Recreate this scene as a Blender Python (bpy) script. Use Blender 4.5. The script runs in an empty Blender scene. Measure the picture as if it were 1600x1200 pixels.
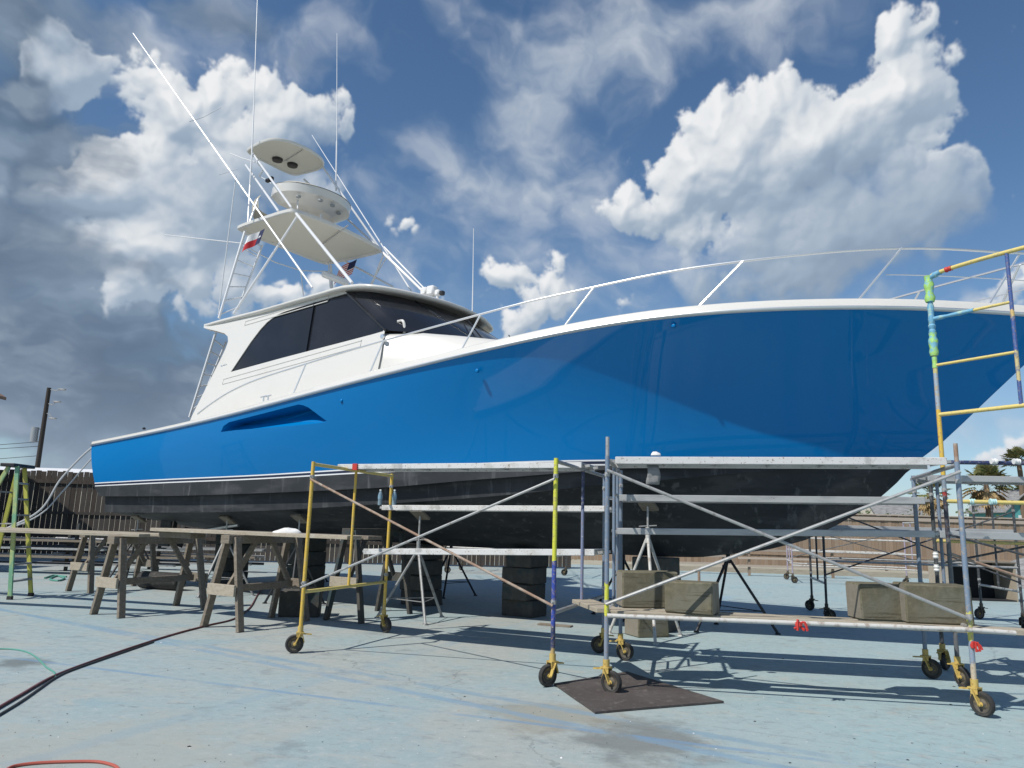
import bpy, bmesh, math, random
import numpy as np
from mathutils import Vector, Matrix
from mathutils.geometry import delaunay_2d_cdt
random.seed(7)
scene = bpy.context.scene
col = scene.collection
R_ = math.radians

# ------------------------------------------------------------------ camera
FPX, HZ, ROLL, CAMH = 1180.0, 222.0, R_(1.7), 1.5
pit = math.atan(HZ / FPX)
FW = Vector((0, math.cos(pit), math.sin(pit)))
r0 = Vector((1, 0, 0)); u0 = r0.cross(FW)
CR = r0 * math.cos(ROLL) + u0 * math.sin(ROLL)
CU = -r0 * math.sin(ROLL) + u0 * math.cos(ROLL)
CP = Vector((0, 0, CAMH))
cam = bpy.data.cameras.new('camera'); co = bpy.data.objects.new('camera', cam); col.objects.link(co)
cam.sensor_width = 36; cam.lens = FPX / 1600 * 36; cam.clip_end = 6000; cam.clip_start = .05
co.matrix_world = Matrix(((CR.x, CU.x, -FW.x, CP.x), (CR.y, CU.y, -FW.y, CP.y), (CR.z, CU.z, -FW.z, CP.z), (0, 0, 0, 1)))
scene.camera = co

def ray(x, y):                 # viewing direction measured in the survey of the photograph
    return CR * ((x - 800) / FPX) + CU * ((600 - y) / FPX) + FW
def G(x, y, z=0.0):            # point of a level plane
    d = ray(x, y); return CP + d * ((z - CAMH) / d.z)
def AY(x, y, Y):               # point at depth Y
    d = ray(x, y); return CP + d * (Y / d.y)
def pj(p):
    d = Vector(p) - CP; k = d.dot(FW)
    return 800 + FPX * d.dot(CR) / k, 600 - FPX * d.dot(CU) / k
def vz(xy, y):                 # height on the vertical through xy
    lo, hi = -2, 14
    for _ in range(40):
        m = (lo + hi) / 2
        if pj((xy[0], xy[1], m))[1] > y: lo = m
        else: hi = m
    return lo

# ------------------------------------------------------------------ light
SUN_EL, SUN_AZ = R_(50), math.atan2(-.79, -.613)      # azimuth from +Y towards +X
sd = Vector((math.sin(SUN_AZ) * math.cos(SUN_EL), math.cos(SUN_AZ) * math.cos(SUN_EL), math.sin(SUN_EL)))
sun = bpy.data.lights.new('sun', 'SUN'); sun.energy = 4.85; sun.angle = R_(.53); sun.color = (1, .955, .88)
so = bpy.data.objects.new('sun', sun); col.objects.link(so)
so.rotation_euler = sd.to_track_quat('Z', 'Y').to_euler()
scene.view_settings.view_transform = 'Standard'; scene.view_settings.look = 'None'
scene.view_settings.exposure = 0.0; scene.view_settings.gamma = 1

# ------------------------------------------------------------------ node helper
class NT:
    def __init__(s, tree): s.t = tree; s.n = tree.nodes; s.l = tree.links
    def node(s, typ, **kw):
        n = s.n.new(typ)
        for k, v in kw.items(): setattr(n, k, v)
        return n
    def put(s, sock, v):
        if isinstance(v, bpy.types.NodeSocket): s.l.new(v, sock)
        elif v is not None: sock.default_value = v
    def m(s, op, a, b=None, c=None, clamp=False):
        n = s.node('ShaderNodeMath', operation=op, use_clamp=clamp)
        s.put(n.inputs[0], a)
        if b is not None: s.put(n.inputs[1], b)
        if c is not None: s.put(n.inputs[2], c)
        return n.outputs[0]
    def vm(s, op, a, b=None):
        n = s.node('ShaderNodeVectorMath', operation=op); s.put(n.inputs[0], a)
        if b is not None: s.put(n.inputs['Scale' if op == 'SCALE' else 1], b)
        return n.outputs[0]
    def sep(s, v): n = s.node('ShaderNodeSeparateXYZ'); s.put(n.inputs[0], v); return n.outputs
    def comb(s, x, y, z):
        n = s.node('ShaderNodeCombineXYZ'); s.put(n.inputs[0], x); s.put(n.inputs[1], y); s.put(n.inputs[2], z); return n.outputs[0]
    def noise(s, v, scale, detail=4, rough=.55, dist=0, out=0):
        n = s.node('ShaderNodeTexNoise'); s.put(n.inputs['Vector'], v); n.inputs['Scale'].default_value = scale
        n.inputs['Detail'].default_value = detail; n.inputs['Roughness'].default_value = rough; n.inputs['Distortion'].default_value = dist
        return n.outputs[out]
    def voro(s, v, scale, feature='F1', detail=0, rough=.5, out='Distance', smooth=None):
        n = s.node('ShaderNodeTexVoronoi', feature=feature); s.put(n.inputs['Vector'], v); n.inputs['Scale'].default_value = scale
        if 'Detail' in n.inputs: n.inputs['Detail'].default_value = detail; n.inputs['Roughness'].default_value = rough
        if smooth is not None: n.inputs['Smoothness'].default_value = smooth
        return n.outputs[out]
    def mix(s, f, a, b, blend='MIX'):
        n = s.node('ShaderNodeMix', data_type='RGBA', blend_type=blend); s.put(n.inputs[0], f)
        for k, v in ((6, a), (7, b)):
            s.put(n.inputs[k], (*v, 1) if isinstance(v, tuple) and len(v) == 3 else v)
        return n.outputs[2]
    def sstep(s, v, lo, hi, a=0.0, b=1.0, typ='SMOOTHSTEP'):
        n = s.node('ShaderNodeMapRange', interpolation_type=typ); s.put(n.inputs[0], v)
        for k, x in enumerate((lo, hi, a, b)): s.put(n.inputs[k + 1], x)
        return n.outputs[0]
    def ramp(s, f, stops, interp='LINEAR'):
        n = s.node('ShaderNodeValToRGB'); s.put(n.inputs[0], f); e = n.color_ramp; e.interpolation = interp
        while len(e.elements) < len(stops): e.elements.new(.5)
        for el, (p, c) in zip(e.elements, stops): el.position = p; el.color = (*c, 1)
        return n.outputs[0]

# ------------------------------------------------------------------ sky with its clouds, by azimuth and elevation
world = bpy.data.worlds.new('World'); scene.world = world; world.use_nodes = True
w = NT(world.node_tree); w.n.clear()
wo = w.node('ShaderNodeOutputWorld'); bg = w.node('ShaderNodeBackground'); bg.inputs[1].default_value = .098
w.l.new(bg.outputs[0], wo.inputs[0])
sky = w.node('ShaderNodeTexSky'); sky.sky_type = 'NISHITA'; sky.sun_disc = False
sky.sun_elevation = SUN_EL; sky.sun_rotation = SUN_AZ % (2 * math.pi)
sky.air_density = 1.05; sky.dust_density = .05; sky.ozone_density = 4.0
tc = w.node('ShaderNodeTexCoord'); dirv = tc.outputs['Generated']

# ---- cumulus, veils and dark decks computed on azimuth x elevation grids
def _hash(ix, iy, s):
    n = (ix * 374761393 + iy * 668265263 + s * 974634777) & 0xffffffff
    n = ((n ^ (n >> 13)) * 1274126177) & 0xffffffff
    return ((n ^ (n >> 16)) & 0xffffff) / float(0x1000000)
def vnoise(x, y, s):
    xi = np.floor(x).astype(np.int64); yi = np.floor(y).astype(np.int64)
    fx = x - xi; fy = y - yi; fx = fx * fx * fx * (fx * (fx * 6 - 15) + 10); fy = fy * fy * fy * (fy * (fy * 6 - 15) + 10)
    a = _hash(xi, yi, s); b = _hash(xi + 1, yi, s); c = _hash(xi, yi + 1, s); d = _hash(xi + 1, yi + 1, s)
    return (a * (1 - fx) + b * fx) * (1 - fy) + (c * (1 - fx) + d * fx) * fy
def fbm(x, y, s, o=6, g=.55):
    t = 0; a = 1; n = 0
    for i in range(o):
        t = t + a * vnoise(x, y, s + i * 17); n += a; a *= g
        x, y = x * 1.62 + y * 1.2 + 3.1, y * 1.62 - x * 1.2 + 7.7
    return t / n
def worley(x, y, s):
    xi = np.floor(x).astype(np.int64); yi = np.floor(y).astype(np.int64); d = None
    for j in (-1, 0, 1):
        for i in (-1, 0, 1):
            cx = xi + i; cy = yi + j
            e = (cx + _hash(cx, cy, s) - x) ** 2 + (cy + _hash(cx, cy, s + 5) - y) ** 2
            d = e if d is None else np.minimum(d, e)
    return np.sqrt(d)
def ss(v, a, b):
    t = np.clip((v - a) / (b - a), 0, 1); return t * t * (3 - 2 * t)
def field(X, Y, blobs):
    acc = 0
    for (bx, by, rx, ry) in blobs:
        q = (1 - np.sqrt(((X - bx) / rx) ** 2 + ((Y - by) / ry) ** 2)) * min(rx, ry)
        acc = acc + np.exp(np.clip(8 * q, -40, 40))
    return np.log(acc + 1e-9) / 8
def shift(a, dx, dy):
    return np.roll(np.roll(a, dy, 0), dx, 1)
def blur(a, n):
    for ax in (0, 1):
        p = np.concatenate([np.repeat(np.take(a, [0], ax), n, ax), a, np.repeat(np.take(a, [-1], ax), n, ax)], ax)
        c = np.cumsum(p, ax); z = np.zeros_like(np.take(c, [0], ax)); c = np.concatenate([z, c], ax)
        m = a.shape[ax]; k = 2 * n + 1
        a = (np.take(c, range(k, k + m), ax) - np.take(c, range(0, m), ax)) / k
    return a
def over(rgb, al, c, a):
    if c.ndim == 1: c = c[None, None, :]
    na = a + al * (1 - a)
    o = (c * a[..., None] + rgb * (al * (1 - a))[..., None]) / np.maximum(na, 1e-4)[..., None]
    return o, na
def ramp(v, stops):
    p = [s[0] for s in stops]
    return np.stack([np.interp(v, p, [s[1][k] for s in stops]) for k in range(3)], -1)
def sky_layers(AZ, EL, L, generic):
    """premixed cloud colour and cover; L holds the cloud masses as (azimuth, elevation, radii) in units of 100/1180 rad"""
    X = AZ * 11.8; Y = EL * 11.8; px = abs(X[0, 1] - X[0, 0])
    wx = fbm(X * .9, Y * .9, 11, 4) - .5; wy = fbm(X * .9, Y * .9, 31, 4) - .5
    wx2 = fbm(X * 3.1, Y * 3.1, 51, 4) - .5; wy2 = fbm(X * 3.1, Y * 3.1, 71, 4) - .5
    Xw = X + wx * .7 + wx2 * .24; Yw = Y + wy * .55 + wy2 * .24
    f1 = fbm(X * 1.7 + 5, Y * 1.7, 91, 8, .58)
    bil = .5 * (.42 - worley(Xw * 1.15, Yw * 1.15, 1)) + .30 * (.42 - worley(Xw * 2.6, Yw * 2.6, 2)) + .13 * (.42 - worley(Xw * 5.7, Yw * 5.7, 3)) + .055 * (.42 - worley(X * 12 + wx2, Y * 12 + wy2, 4)) + .022 * (.42 - worley(X * 26, Y * 26, 6))
    rgb = np.zeros(X.shape + (3,)); al = np.zeros(X.shape)
    gq = (fbm(X * .33 + 9, Y * .5, 191, 4, .5) - .635) * 4.5 - ss(Y, 9.5, 13) * 1.0
    gw = generic
    def cum(q, amp=1.0, soft=.13):
        D = q + amp * (bil + (f1 - .5) * .55)
        h = np.maximum(D, 0) ** .72
        def lit(hh, k):
            gx = (shift(hh, -1, 0) - shift(hh, 1, 0)) / (2 * px); gy = (shift(hh, 0, -1) - shift(hh, 0, 1)) / (2 * px)
            nz = 1 / np.sqrt(1 + (k * gx) ** 2 + (k * gy) ** 2)
            return (k * gx * .36 - k * gy * .66 + .66) * nz
        n = lambda r: max(1, int(r / px))
        h1 = blur(h, n(.012)); h2 = blur(blur(h, n(.05)), n(.05)); h3 = blur(blur(h, n(.2)), n(.2))
        lam = np.clip(.10 * lit(h1, .6) + .36 * lit(h2, .8) + .54 * lit(h3, 1.4), 0, 1)
        ao = np.clip((h - h3) * .35 + (h2 - blur(h2, n(.3))) * .5, -.3, .3)
        return D, ss(D, -.015, soft), lam, ao
    # veils of thin middle cloud
    q = field(X + wx * .8, Y + wy * .6, L['wisp']) ; q = np.maximum(q, np.where(gw > 0, gq * gw - (1 - gw) * 3, -9) - .1)
    fw = fbm(X * 1.0 + Y * .3 + wx, Y * 1.4 + wy, 131, 8, .51)
    a = ss(q + (fw - .5) * 1.35, -.32, .85) * .78
    rgb, al = over(rgb, al, ramp(fw + .25 * bil, [(.3, (.30, .39, .52)), (.5, (.47, .54, .63)), (.70, (.63, .68, .74))]), a)
    # far dark decks
    qd = field(X + wx * 1.1, Y + wy * .5, L['dark'])
    fd = fbm(X * .62 + 1.6 * wx, Y * 1.7 + wy, 151, 8, .50)
    a = ss(qd + (fd - .5) * 1.5, -.25, .6) * .93
    dcol = ramp(fd + (fbm(X * .5, Y * 1.2, 171, 3) - .5) * .5, [(.3, (.09, .145, .225)), (.5, (.14, .205, .295)), (.72, (.24, .315, .41))])
    rgb, al = over(rgb, al, dcol, a)
    # heaped cumulus
    q = np.maximum(field(X + wx * .35, Y + wy * .3, L['cum']), np.where(gw > 0, gq * gw - (1 - gw) * 3, -9))
    D, a, lam, ao = cum(q)
    deep = ss(field(X + wx * .9, Y + wy * .9, L['grey']) + (f1 - .5) * 1.0 + bil * .45, -.45, .5)
    v = .22 + .72 * lam + ao * .7
    v = v * (1 - .58 * deep)
    edge = np.exp(-np.maximum(D, 0) * 5.0)
    v = np.clip(v + edge * .12 * (1 - deep), 0, 1)
    ccol = ramp(v, [(0, (.23, .31, .42)), (.3, (.34, .43, .54)), (.62, (.55, .61, .685)), (.85, (.72, .755, .79)), (1, (.86, .87, .885))])
    soft = ss(deep, .2, .9)
    a = a * (1 - soft) + ss(D, -.1, .55) * soft
    a = a * (.35 + .65 * ss(blur(a, max(1, int(.10 / px))), .12, .5))      # loose flecks thin out
    rgb, al = over(rgb, al, ccol, a)
    # ragged dark scud in front
    qs = field(X + wx * 1.3, Y + wy * .7, L['scud'])
    fs = fbm(X * .9 + 2 * wx * .5, Y * 2.1 + wy, 211, 8, .52)
    a = ss(qs + (fs - .5) * 1.9, -.08, .7) * .93
    rgb, al = over(rgb, al, ramp(fs + wy2 * .12, [(.3, (.075, .12, .19)), (.55, (.12, .175, .26)), (.8, (.24, .31, .40))]), a)
    # horizon haze
    hz = np.exp(-np.maximum(Y, 0) / 1.1) * .72
    rgb, al = over(rgb, al, np.array([.46, .54, .65]), hz)
    return rgb, al
CLOUDS = dict(
cum=[(1290,215,160,115),(1150,255,120,120),(1410,140,110,95),(1475,95,62,52),(1405,62,50,48),(1060,300,80,62),(1000,318,52,32),(1300,370,190,110),(1450,300,92,120),(1180,360,120,80),(1230,450,150,60),(1100,430,50,30),
 (265,190,100,90),(335,150,50,48),(235,120,66,48),(180,300,120,95),(300,320,140,110),(200,385,110,60),(458,185,80,66),(400,260,120,95),(245,400,130,80),(480,290,60,60),
 (600,350,34,26),(820,435,60,28),(850,490,92,38),(1135,445,36,30),(1480,455,115,34),(1560,465,90,34),(1560,690,130,26),(100,120,82,75),(60,70,55,45),(440,462,66,20),(550,475,66,20),(30,310,80,22)],
grey=[(10,330,110,90),(1350,390,180,110),(1200,440,160,80),(1440,370,110,130),(1180,370,60,55),(1300,280,90,50),(310,285,55,40),(390,330,100,55),(440,310,90,70),(50,200,90,80),(480,240,60,40),(60,60,80,60)],
dark=[(0,260,140,320),(130,640,360,140),(60,420,190,160),(330,600,200,80),(100,520,280,130),(20,30,190,110),(330,30,90,30)],
scud=[(110,600,360,125),(0,400,120,90),(20,120,70,120),(60,245,120,62),(170,650,330,90),(240,455,80,24),(350,570,140,80),(20,380,80,50),(150,520,180,40)],
wisp=[(880,120,150,85),(1000,60,240,55),(830,170,85,80),(780,270,125,65),(740,300,95,55),(860,300,95,50),(620,290,26,14),(1180,20,200,28),(420,45,90,26),(250,10,130,22),(740,395,130,14),(1000,410,60,18),(930,90,90,60),(850,240,90,60),(1350,520,300,40),(1560,640,200,40),(870,460,160,25),(120,40,200,60)])

def cloud_list(bl):
    out = []
    for px, py, rx, ry in bl:
        d = ray(px, py).normalized(); e = math.asin(d.z); k = d.dot(FW) ** 1.4; rx *= k; ry *= k
        out.append((math.atan2(d.x, d.y) * 11.8, e * 11.8, rx / 100 / max(.5, math.cos(e)), ry / 100))
    return out
CL = {k: cloud_list(v) for k, v in CLOUDS.items()}
def cloud_image(name, wd, ht, a0, a1, e0, e1):
    AZ, EL = np.meshgrid(np.linspace(a0, a1, wd), np.linspace(e0, e1, ht))
    gen = np.clip((np.abs(AZ) - .68) / .22, 0, 1); gen = np.maximum(gen, np.clip((EL - .74) / .1, 0, 1))
    if a1 > 3: AZ = np.where(AZ > 2.6, AZ - 0, AZ)
    rgb, al = sky_layers(AZ, EL, CL, gen)
    if a1 > 3:                                   # close the ring behind the camera
        k = wd // 12; t = np.linspace(0, 1, k)[None, :, None] * .5
        for arr in (rgb, al[..., None]):
            l = arr[:, :k].copy(); r = arr[:, -k:].copy()
            arr[:, :k] = l * (.5 + t) + r[:, ::-1] * (.5 - t); arr[:, -k:] = r * (1 - t) + l[:, ::-1] * t
    im = bpy.data.images.new(name, wd, ht, alpha=True, float_buffer=True)
    im.colorspace_settings.name = 'Non-Color'; im.alpha_mode = 'CHANNEL_PACKED'
    im.pixels.foreach_set(np.concatenate([rgb, al[..., None]], -1).astype(np.float32).ravel()); im.pack()
    return im
dn = w.vm('NORMALIZE', dirv)
dx, dy, dz = w.sep(dn)
saz = w.m('ARCTAN2', dx, dy); sel = w.m('ARCSINE', dz)
def cloud_tex(im, a0, a1, e0, e1):
    n = w.node('ShaderNodeTexImage', image=im, interpolation='Cubic', extension='EXTEND')
    u = w.m('DIVIDE', w.m('SUBTRACT', saz, a0), a1 - a0); v = w.m('DIVIDE', w.m('SUBTRACT', sel, e0), e1 - e0)
    w.l.new(w.comb(u, v, 0.0), n.inputs[0]); return n.outputs
fA = (-.80, .80, -.03, .77); gA = (-math.pi, math.pi, -.03, 1.58)
f = cloud_tex(cloud_image('cloud_front', 1400, 700, *fA), *fA)
g = cloud_tex(cloud_image('cloud_ring', 1280, 330, *gA), *gA)
inside = w.m('MULTIPLY', w.m('LESS_THAN', w.m('ABSOLUTE', saz), .795), w.m('LESS_THAN', sel, .765))
ccol = w.mix(inside, g[0], f[0])
calp = w.m('ADD', w.m('MULTIPLY', inside, f[1]), w.m('MULTIPLY', w.m('SUBTRACT', 1.0, inside), g[1]))
SKY_S = .098
bg.inputs[1].default_value = SKY_S
final = w.mix(calp, w.vm('MULTIPLY', sky.outputs[0], (.86, 1.0, 1.06)), w.vm('SCALE', ccol, 1 / SKY_S))
final = w.mix(w.sstep(dz, -.03, -.002), (2.6, 2.9, 3.1), final)
w.l.new(final, bg.inputs[0])

# ------------------------------------------------------------------ mesh helpers
class MB:
    def __init__(s): s.v = []; s.f = []; s.m = []; s.sm = []
    def add(s, vs, fs, mi=0, smooth=False):
        o = len(s.v); s.v += [tuple(v) for v in vs]
        for f in fs: s.f.append(tuple(i + o for i in f)); s.m.append(mi); s.sm.append(smooth)
        return s
    def box(s, c, size, rot=None, mi=0, bev=0.0):
        c = Vector(c); M = rot if rot is not None else Matrix.Identity(3)
        hx, hy, hz = size[0] / 2, size[1] / 2, size[2] / 2
        if bev <= 0:
            vs = [c + M @ Vector((x * hx, y * hy, z * hz)) for z in (-1, 1) for x, y in ((-1, -1), (1, -1), (1, 1), (-1, 1))]
            return s.add(vs, [(3, 2, 1, 0), (4, 5, 6, 7), (0, 1, 5, 4), (1, 2, 6, 5), (2, 3, 7, 6), (3, 0, 4, 7)], mi)
        bm = bmesh.new(); bmesh.ops.create_cube(bm, size=1)
        for v in bm.verts: v.co = Vector((v.co.x * size[0], v.co.y * size[1], v.co.z * size[2]))
        bmesh.ops.bevel(bm, geom=bm.edges[:], offset=bev, segments=1, affect='EDGES')
        bm.verts.index_update()
        s.add([c + M @ v.co for v in bm.verts], [tuple(v.index for v in f.verts) for f in bm.faces], mi); bm.free(); return s
    def bar(s, p, q, wd, ht, mi=0, up=(0, 0, 1), bev=0.0):        # a rectangular beam from p to q
        p, q = Vector(p), Vector(q); d = (q - p); L = d.length; x = d / L; u = Vector(up)
        if abs(x.dot(u)) > .98: u = Vector((1, 0, 0))
        y = u.cross(x).normalized(); z = x.cross(y)
        return s.box((p + q) / 2, (L, wd, ht), Matrix((x, y, z)).transposed(), mi, bev)
    def tube(s, pts, r, n=10, mi=0, caps=True, close=False):
        pts = [Vector(p) for p in pts]; k = len(pts); rr = r if isinstance(r, (list, tuple)) else [r] * k
        vs, fs = [], []; nrm = None
        for i, p in enumerate(pts):
            if close: t = (pts[(i + 1) % k] - pts[i - 1]).normalized()
            else: t = (pts[min(i + 1, k - 1)] - pts[max(i - 1, 0)]).normalized()
            if nrm is None:
                a = Vector((0, 0, 1)) if abs(t.z) < .9 else Vector((1, 0, 0)); nrm = (a - t * a.dot(t)).normalized()
            else: nrm = (nrm - t * nrm.dot(t)).normalized()
            b = t.cross(nrm)
            vs += [p + (nrm * math.cos(2 * math.pi * j / n) + b * math.sin(2 * math.pi * j / n)) * rr[i] for j in range(n)]
        for i in range(k if close else k - 1):
            for j in range(n):
                a, b_ = i * n, ((i + 1) % k) * n
                fs.append((a + j, a + (j + 1) % n, b_ + (j + 1) % n, b_ + j))
        s.add(vs, fs, mi, True)
        if caps and not close:
            o = len(s.v) - len(vs)
            s.f.append(tuple(o + j for j in reversed(range(n)))); s.m.append(mi); s.sm.append(False)
            s.f.append(tuple(o + (k - 1) * n + j for j in range(n))); s.m.append(mi); s.sm.append(False)
        return s
    def grid(s, rows, mi=0, smooth=True, flip=False):             # quads between rows of points
        n = len(rows[0]); vs = [p for r in rows for p in r]; fs = []
        for i in range(len(rows) - 1):
            for j in range(n - 1):
                q = (i * n + j, i * n + j + 1, (i + 1) * n + j + 1, (i + 1) * n + j)
                fs.append(q[::-1] if flip else q)
        return s.add(vs, fs, mi, smooth)
    def lathe(s, prof, n=16, c=(0, 0, 0), rot=None, mi=0):        # profile of (radius, height) turned round z
        M = rot if rot is not None else Matrix.Identity(3); c = Vector(c)
        rows = [[c + M @ Vector((r * math.cos(2 * math.pi * j / n), r * math.sin(2 * math.pi * j / n), z)) for j in range(n + 1)] for r, z in prof]
        return s.grid(rows, mi)
    def prism(s, poly, z0, z1, mi=0, mside=None):                 # vertical prism over a counter-clockwise outline
        n = len(poly); vs = [(x, y, z0) for x, y in poly] + [(x, y, z1) for x, y in poly]
        s.add(vs, [tuple(reversed(range(n))), tuple(range(n, 2 * n))], mi)
        o = len(s.v) - 2 * n
        for i in range(n):
            s.f.append((o + i, o + (i + 1) % n, o + n + (i + 1) % n, o + n + i)); s.m.append(mi if mside is None else mside); s.sm.append(False)
        return s
    def mesh(s, name, mats, weld=False, sharp=40):
        me = bpy.data.meshes.new(name); me.from_pydata(s.v, [], s.f)
        for m_ in (mats if isinstance(mats, (list, tuple)) else [mats]): me.materials.append(m_)
        me.polygons.foreach_set('material_index', s.m); me.polygons.foreach_set('use_smooth', s.sm)
        if weld:
            bm = bmesh.new(); bm.from_mesh(me); bmesh.ops.remove_doubles(bm, verts=bm.verts, dist=.0008); bm.to_mesh(me); bm.free()
        if any(s.sm) and sharp: me.set_sharp_from_angle(angle=R_(sharp))
        me.update(); return me

def tag(o, label=None, cat=None, group=None, kind=None):
    for k, v in (('label', label), ('category', cat), ('group', group), ('kind', kind)):
        if v: o[k] = v
    return o
def root_of(o):
    while o.parent: o = o.parent
    return o
def thing(name, label, cat, loc=(0, 0, 0), group=None, rz=0):
    o = bpy.data.objects.new(name, None); col.objects.link(o); o.empty_display_size = .2
    o.location = loc; o.rotation_euler = (0, 0, rz); return tag(o, label, cat, group)
def part(name, mb, mats, parent, label=None, weld=False, sharp=40, local=False):
    """a mesh given in world coordinates (or in the thing's own, local=True), linked under its thing or part"""
    if not local:
        l = root_of(parent).location; mb.v = [(x - l.x, y - l.y, z - l.z) for x, y, z in mb.v]
    o = bpy.data.objects.new(name, mb.mesh(name, mats, weld, sharp)); col.objects.link(o); o.parent = parent
    if label: o['label'] = label
    return o
def solo(name, mb, mats, label, cat, group=None, weld=False, kind=None, sharp=40):
    xs = [v[0] for v in mb.v]; ys = [v[1] for v in mb.v]; zs = [v[2] for v in mb.v]
    l = ((min(xs) + max(xs)) / 2, (min(ys) + max(ys)) / 2, min(zs)) if kind is None else (0, 0, 0)
    mb.v = [(x - l[0], y - l[1], z - l[2]) for x, y, z in mb.v]
    o = bpy.data.objects.new(name, mb.mesh(name, mats, weld, sharp)); o.location = l; col.objects.link(o)
    return tag(o, label, cat, group, kind)
def put(name, me, parent, loc, rz=0):                             # a piece that shares mesh data
    o = bpy.data.objects.new(name, me); col.objects.link(o); o.parent = parent
    l = root_of(parent).location if parent else Vector((0, 0, 0))
    o.location = Vector(loc) - l; o.rotation_euler = (0, 0, rz); return o
def copy_tree(o, parent=None):
    c = o.copy(); col.objects.link(c)
    if parent: c.parent = parent
    for ch in o.children: copy_tree(ch, c)
    return c
def crm(pts, n=6):                                                 # smooth curve through points
    P = [Vector(p) for p in pts]; P = [P[0] * 2 - P[1]] + P + [P[-1] * 2 - P[-2]]; out = []
    for i in range(1, len(P) - 2):
        for k in range(n):
            t = k / n; a, b, c, d = P[i - 1], P[i], P[i + 1], P[i + 2]
            out.append(.5 * ((2 * b) + (c - a) * t + (2 * a - 5 * b + 4 * c - d) * t * t + (3 * b - a - 3 * c + d) * t ** 3))
    return out + [P[-2]]
def spline(xs, ys):                                                # natural cubic through a table
    xs = np.array(xs, float); ys = np.array(ys, float); n = len(xs); h = np.diff(xs); A = np.zeros((n, n)); r = np.zeros(n); A[0, 0] = A[-1, -1] = 1
    for i in range(1, n - 1):
        A[i, i - 1] = h[i - 1]; A[i, i] = 2 * (h[i - 1] + h[i]); A[i, i + 1] = h[i]; r[i] = 6 * ((ys[i + 1] - ys[i]) / h[i] - (ys[i] - ys[i - 1]) / h[i - 1])
    m = np.linalg.solve(A, r)
    def f(t):
        t = min(max(t, xs[0]), xs[-1]); i = min(int(np.searchsorted(xs, t, side='right')) - 1, n - 2); a = xs[i + 1] - t; b = t - xs[i]; H = h[i]
        return float((m[i] * a ** 3 + m[i + 1] * b ** 3) / (6 * H) + (ys[i] / H - m[i] * H / 6) * a + (ys[i + 1] / H - m[i + 1] * H / 6) * b)
    return f

# ------------------------------------------------------------------ materials
def mat(name, base, rough=.5, metal=0.0, coat=0.0, bump=None, vary=None, spec=.5, coat_r=.03):
    """base colour with optional patches: vary = [(scale, low, high, colour)], bump = (scale, strength)"""
    m = bpy.data.materials.new(name); m.use_nodes = True; t = NT(m.node_tree); p = t.n['Principled BSDF']
    if metal < .5: base = tuple(x * .86 for x in base); vary = [(a, b, c_, tuple(x * .86 for x in d)) for a, b, c_, d in (vary or [])]
    p.inputs['Roughness'].default_value = rough; p.inputs['Metallic'].default_value = metal
    p.inputs['Coat Weight'].default_value = coat; p.inputs['Coat Roughness'].default_value = coat_r; p.inputs['Specular IOR Level'].default_value = spec
    tcn = t.node('ShaderNodeTexCoord'); oc = tcn.outputs['Object']; c = None
    for (sc, lo, hi, colr) in (vary or []):
        v = oc if not isinstance(sc, tuple) else t.vm('MULTIPLY', oc, sc)
        f_ = t.sstep(t.noise(v, 1.0 if isinstance(sc, tuple) else sc, 6, .6), lo, hi)
        c = t.mix(f_, base if c is None else c, colr)
    if name.startswith('fence_'):                     # boards differ from one to the next
        rnd = t.node('ShaderNodeObjectInfo').outputs['Random']; c = t.mix(t.sstep(rnd, 0, 1, 0, .6, 'LINEAR'), c if c is not None else base, tuple(x * .52 for x in base))
        c = t.mix(t.m('MULTIPLY', t.m('FRACT', t.m('MULTIPLY', rnd, 7.3)), .35), c, (.30, .27, .24) if base[0] > .2 else (.10, .095, .09))
    t.put(p.inputs['Base Color'], (*base, 1) if c is None else c)
    if bump:
        b = t.node('ShaderNodeBump'); b.inputs['Strength'].default_value = bump[1]; b.inputs['Distance'].default_value = .01
        v = oc if not isinstance(bump[0], tuple) else t.vm('MULTIPLY', oc, bump[0])
        t.l.new(t.noise(v, 1.0 if isinstance(bump[0], tuple) else bump[0], 6, .65), b.inputs['Height']); t.l.new(b.outputs[0], p.inputs['Normal'])
    return m
def tube_paint(name, bands, chips=(.30, .17, .08), amt=.585, rough=.5):
    """old scaffold paint: bands = [(height, colour)] up the tube, with rust and overspray chips"""
    m = bpy.data.materials.new(name); m.use_nodes = True; t = NT(m.node_tree); p = t.n['Principled BSDF']
    g_ = t.node('ShaderNodeNewGeometry'); pos = g_.outputs['Position']; z = t.sep(pos)[2]
    z = t.m('ADD', z, t.m('MULTIPLY', t.m('SUBTRACT', t.noise(pos, 30, 3), .5), .10))
    top = 4.2
    st = [(min(h / top, 1), c) for h, c in bands]
    c = t.ramp(t.m('DIVIDE', z, top), st, 'CONSTANT') if len(st) > 1 else None
    c = t.mix(t.sstep(t.noise(pos, 22, 5, .6), .5, .7), c if c is not None else bands[0][1], tuple(min(1, x * .55 + .12) for x in bands[0][1]))
    c = t.mix(t.sstep(t.noise(pos, 60, 5, .7), amt, amt + .05), c, chips)
    c = t.mix(t.sstep(t.noise(pos, 45, 3, .7, out=0), .70, .73), c, (.62, .62, .58))
    t.l.new(c, p.inputs['Base Color']); p.inputs['Roughness'].default_value = rough
    b = t.node('ShaderNodeBump'); b.inputs['Strength'].default_value = .25; b.inputs['Distance'].default_value = .004
    t.l.new(t.noise(pos, 60, 5, .7), b.inputs['Height']); t.l.new(b.outputs[0], p.inputs['Normal'])
    return m
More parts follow.
